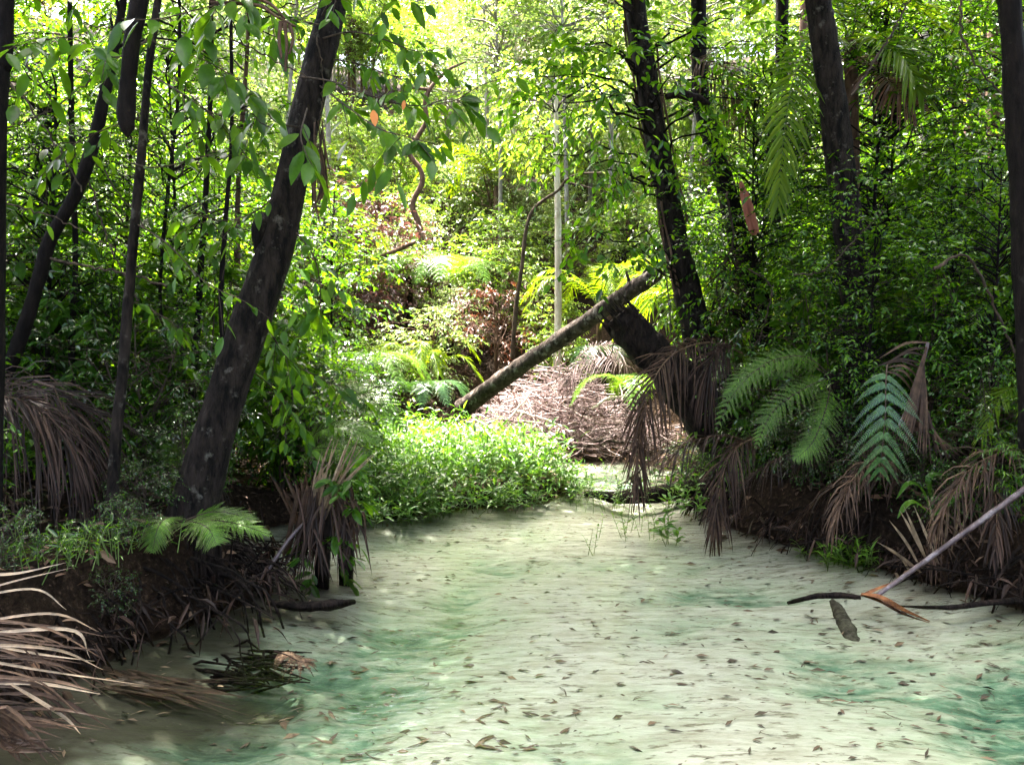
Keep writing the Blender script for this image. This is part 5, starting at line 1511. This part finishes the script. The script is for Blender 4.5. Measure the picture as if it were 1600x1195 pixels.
# right bank understorey
for x, y in spots(44, (2.5, 9), (6.0, 12), .6, 6, lambda x, y: land(x, y) and x > .34 * y + .2):
    place((DARKS + FINES)[int(rng.integers(0, 5))], x, y, "small leaved glossy bush on the right bank", "glossy bushes on the right bank", sc=rng.uniform(.7, 1.15))
for x, y in spots(16, (2.4, 8), (6.4, 12.5), .8, 7, lambda x, y: land(x, y) and x > .3 * y):
    place(LANCES[int(rng.integers(0, 2))], x, y, "long leaved shrub on the right bank", "long leaved shrubs on the right bank", sc=rng.uniform(.7, 1.1))
for x, y in spots(34, (2.4, 10), (7, 14), .75, 8, lambda x, y: land(x, y) and x > .27 * y):
    place(SAPL[int(rng.integers(0, 2))], x, y, "leafy sapling on the right bank", "leafy saplings on the right bank", sc=rng.uniform(.8, 1.1))
for x, y, s in [(3.0, 6.2, .45), (3.5, 5.8, .5), (2.7, 7.0, .5), (4.0, 5.4, .5), (2.4, 7.9, .5)]:
    place(DARKS[int(rng.integers(0, 3))], x, y, "small leaved glossy bush on the right bank", "glossy bushes on the right bank", sc=s)
# shaded forest behind the right bank
for x, y in spots(34, (4, 20), (12, 24), 1.5, 9, lambda x, y: .24 * y < x < .85 * y):
    place((SAPL + FINES)[int(rng.integers(0, 4))], x, y, "leafy understorey tree in the right forest", "understorey of the right forest", sc=rng.uniform(.9, 1.5))
# tall canopy trees whose crowns shade the banks
CAND = grow(1085, "tall_tree", "tree", M["leaf_mid"], M["bark"], H=12, rad=3.4, nst=1, K=190, T=8, n=9, lt=.65, L=.2, ar=.5, tp=FAR, z0=.6, sr=.15, leafname="crown", stemname="trunk")
for x, y, s in [(-7.8, 5.2, .9)]:
    place(CAND, x, y, "tall shade tree with a dense high crown", "tall trees over the banks", sc=s)
for k, (x, y, s) in enumerate([(-5.2, 2.6, .85), (5.6, 2.8, .85), (8.5, 19, 1), (14, 18, 1.05), (-4.5, -3, .9), (4.8, -3.5, .9), (0, -7, 1), (-9, -2, 1), (9.5, -1, 1), (-5, -9, 1), (5.5, -9, 1), (-9.5, 4, 1), (10, 4.5, 1)]):
    place(CANO[k % 2], x, y, "tall shade tree with a high crown", "tall trees over the banks", sc=s)

def dead_proto(seed, matn, ln=1.3, L=.42):
    r = np.random.default_rng(seed)
    t = bpy.data.objects.new("dead_palm_frond", None)
    COL.objects.link(t)
    t["category"] = "palm leaf"; t["_n"] = 0
    a, b_ = Acc(), Acc()
    frond(r, a, b_, np.array([(0, 0, 0), (ln * .3, 0, .16), (ln * .7, r.normal(0, .1), .06), (ln, r.normal(0, .15), -.30)]), 42, L, .018, (0, 0, 1), 55, 15, droop=.8, jit=.2, keep=.85)
    part("leaflets", a, M[matn], t, False, off=(0, 0, 0)); part("midrib", b_, M["dead"], t, off=(0, 0, 0))
    return t


DP = [dead_proto(701, "dead_black"), dead_proto(702, "dead_dark"), dead_proto(703, "dead_black", 1.0, .35)]
for k, (x, y, dz, a_) in enumerate([(2.55, 6.75, .35, 200), (2.95, 6.2, .4, 230), (3.3, 5.75, .3, 250), (2.35, 7.4, .45, 190), (3.7, 5.6, .7, 215), (3.4, 6.6, .8, 200), (2.9, 7.1, .7, 225), (4.2, 6.3, .9, 190), (3.05, 5.9, .15, 160), (3.6, 5.2, .3, 280), (2.2, 8.2, .5, 200), (4.3, 5.4, .5, 240), (4.0, 7.3, 1.4, 230), (3.3, 8.0, 1.6, 200),
                                (-3.3, 5.2, .25, 300), (-3.1, 6.0, .4, 330), (-3.5, 5.4, .5, 20), (-2.75, 7.0, .4, 300)]):
    place(DP[k % 3], x, y, "brown dead palm leaf fallen on the " + ("right bank" if x > 0 else "left bank"), "dead palm leaves on the banks", rz=math.radians(a_), sc=rng.uniform(.55, .95), z=gz(x, y) + dz * .5)
for k, (x, y, s) in enumerate([(2.75, 6.3, .35), (2.5, 6.7, .4), (3.1, 5.6, .35), (3.4, 5.2, .35), (2.15, 7.5, .4), (2.1, 8.4, .4), (3.6, 4.6, .4), (2.3, 9.2, .5), (-2.2, 4.5, .22), (-2.5, 3.9, .22), (-2.4, 5.9, .35), (-2.15, 4.25, .2), (-2.25, 4.9, .25), (-2.2, 5.4, .3), (-3.3, 4.3, .35)]):
    place((DARKS + LANCES)[k % (5 if x > 0 else 3)], x, y, "small dark leaved clump at the water's edge on the " + ("right bank" if x > 0 else "left bank"), "leafy clumps along the waterline", sc=s)

def roots_proto(seed, n=26, wd=.34):
    r = np.random.default_rng(seed)
    a = Acc()
    for k in range(n):
        y0 = r.normal(0, wd * .6)
        p0 = np.array([-.22 + r.normal(0, .06), y0, .26 + r.normal(0, .07)])
        p2 = np.array([.05 + abs(r.normal(0, .14)), y0 + r.normal(0, .2), -.12])
        tubes(a, bez(p0, (p2[0] * .7, (y0 + p2[1]) / 2, p0[2] * r.uniform(.5, 1.1)), p2, 8) + r.normal(0, .008, (8, 3)), r.uniform(.003, .013) * np.linspace(1, .5, 8), 5, .1, r)
    for k in range(10):
        p = np.array([r.normal(0, .16), r.normal(0, wd), .06 + r.random() * .12]); d = nrmz(r.normal(0, 1, 3) * (1, 1, .35)) * r.uniform(.12, .4)
        tubes(a, np.array([p - d, p + (0, 0, .02), p + d]), [.006, .008, .003], 4)
    m = M["bark_rot"]
    t = part("exposed_roots", a, m, None, off=(0, 0, 0))
    lf = Acc()
    q = np.stack([r.normal(-.05, .16, 90), r.normal(0, wd, 90), .10 + .10 * r.random(90)], 1)
    blades(lf, q, r.normal(0, 1, (90, 3)) + (0.5, 0, -.6), r.normal(0, 1, (90, 3)) + (0, 0, 1), r.uniform(.06, .26, 90), r.uniform(.008, .03, 90), LANCE, .3, .4)
    part("dead_leaves", lf, M["dead_black"], t, False, off=(0, 0, 0))
    t["category"] = "roots"; t["_n"] = 0
    return t


RP = [roots_proto(801), roots_proto(802, 34, .42), roots_proto(803, 20, .3)]
def shore_walk(pts, step):
    P = np.array(pts, float); out = []
    for a_, b_ in zip(P[:-1], P[1:]):
        n_ = max(1, int(np.linalg.norm(b_ - a_) / step))
        out += [a_ + (b_ - a_) * k / n_ for k in range(n_)]
    return out
for side, pts in (("left", SHORE[3:11]), ("right", SHORE[20:29])):
    for k, p in enumerate(shore_walk(pts, .36)):
        e = .05
        f = lambda x, y: shore_dist(np.array([x]), np.array([y]))[0]
        g = np.array([f(p[0] + e, p[1]) - f(p[0] - e, p[1]), f(p[0], p[1] + e) - f(p[0], p[1] - e)])
        p = p + nrmz(g) * rng.uniform(.0, .16)
        place(RP[k % 3], p[0], p[1], "dark root tangle on the " + side + " waterline", "root tangles along the banks", rz=math.atan2(-g[1], -g[0]) + rng.normal(0, .2), sc=rng.uniform(.75, 1.15), z=0.0)


def palm_proto(seed, matn, nf=9, ln=1.5, L=.42, h=.9):
    r = np.random.default_rng(seed)
    t = bpy.data.objects.new("understorey_palm", None)
    COL.objects.link(t)
    t["category"] = "palm"; t["_n"] = 0
    a = Acc()
    tubes(a, np.array([(0, 0, -.3), (0, 0, h * .5), (0.03, 0, h)]), [.07, .06, .05], 8, .06, r)
    part("trunk", a, M["bark_brown"], t, off=(0, 0, 0))
    for k in range(nf):
        an = k * 2.4 + r.normal(0, .2); e_ = r.uniform(.7, 1.1); up_ = r.uniform(.25, .8)
        d = np.array([np.cos(an), np.sin(an), 0])
        a, b_ = Acc(), Acc()
        frond(r, a, b_, np.array([(0, 0, h), d * ln * .3 * e_ + (0, 0, h + ln * up_ * .6), d * ln * .7 * e_ + (0, 0, h + ln * up_ * .75), d * ln * e_ + (0, 0, h + ln * (up_ * .75 - .35))]), 34, L, .03, (0, 0, 1), 72, 28, droop=.4, vee=.15)
        fr = part("frond", a, M[matn], t, False, off=(0, 0, 0)); part("midrib", b_, M["stem_green"], fr, off=(0, 0, 0))
    return t


UP = [palm_proto(811, "palm"), palm_proto(812, "palm", 8, 1.8, .5, 1.6)]
for k, (x, y, s, w_) in enumerate([(4.3, 7.9, .9, "right bank"), (2.5, 10.2, .8, "right bank"), (5.6, 9.6, 1.1, "right bank"), (3.0, 12.4, 1.0, "right bank"), (4.0, 5.9, .6, "right bank"), (-.4, 20, 1.1, "sunlit slope"), (1.0, 24, 1.3, "sunlit slope"), (-3.9, 15.2, .9, "sunlit slope"), (-1.6, 13.8, .7, "sunlit slope"), (1.6, 14.8, .8, "sunlit slope"), (-4.0, 9.0, .8, "left bank"), (-5.0, 11.5, 1.0, "left bank")]):
    place(UP[k % 2], x, y, "green feather palm on the " + w_, "small palms in the forest", sc=s)

# ------------------------------------------------------------------ labels for the copied plants
LAND = [("the leaning trunk", -1.9, 5), ("the slim dark tree", -2.35, 4.7), ("the small dead palm", -1.35, 5.6), ("the bent sapling", -3.1, 5.4), ("the weed bed", -.8, 9.5), ("the brush pile", .75, 13), ("the fallen log", .3, 10.4), ("the split stump", 1.9, 8.4),
        ("the crooked dark tree", 2.7, 9.6), ("the big right trunk", 3.2, 7.4), ("the far right trunk", 3.4, 5.2), ("the pale grey trunk", 6.7, 13), ("the slender pale trunk", .8, 14.2), ("the purple bush", -3.8, 20), ("the twisted tree", -2.1, 17.5), ("the slanting pole", 2.9, 5.0)]
bins = {}
for o, desc, sc in SERIES:
    x, y = o.location.x, o.location.y
    px = pix((x, y, o.location.z + .8))[0]
    nm, lx, ly = min(LAND, key=lambda q: abs(pix((q[1], q[2], 1))[0] - px) / 200 + abs(math.log(max(q[2], .1) / max(y, .5))) * 2)
    lp = pix((lx, ly, 1))[0]
    rel = ("left of" if px < lp else "right of") if abs(px - lp) > 70 else ("behind" if y > ly else "before")
    if abs(px - lp) > 70 and y > ly * 1.35: rel = "beyond and " + rel
    s_ = f"{desc} {rel} {nm}"
    if len(s_.split()) > 12: s_ = f"{desc.split(' on the ')[0].split(' in the ')[0]} {rel} {nm}"
    bins.setdefault(s_, []).append((px, o))
ORD = ["leftmost", "second from left", "third from left", "fourth from left", "fifth from left", "sixth from left", "seventh from left", "eighth from left", "ninth from left", "tenth from left"]
for lab, L_ in bins.items():
    L_.sort(key=lambda q: q[0])
    for k, (px, o) in enumerate(L_):
        o["label"] = lab if len(L_) == 1 else f"{lab}, " + ("rightmost" if k == len(L_) - 1 else ORD[k] if k < len(ORD) else f"number {k + 1} from left")
for o in COL.objects:
    if "_n" in o: del o["_n"]
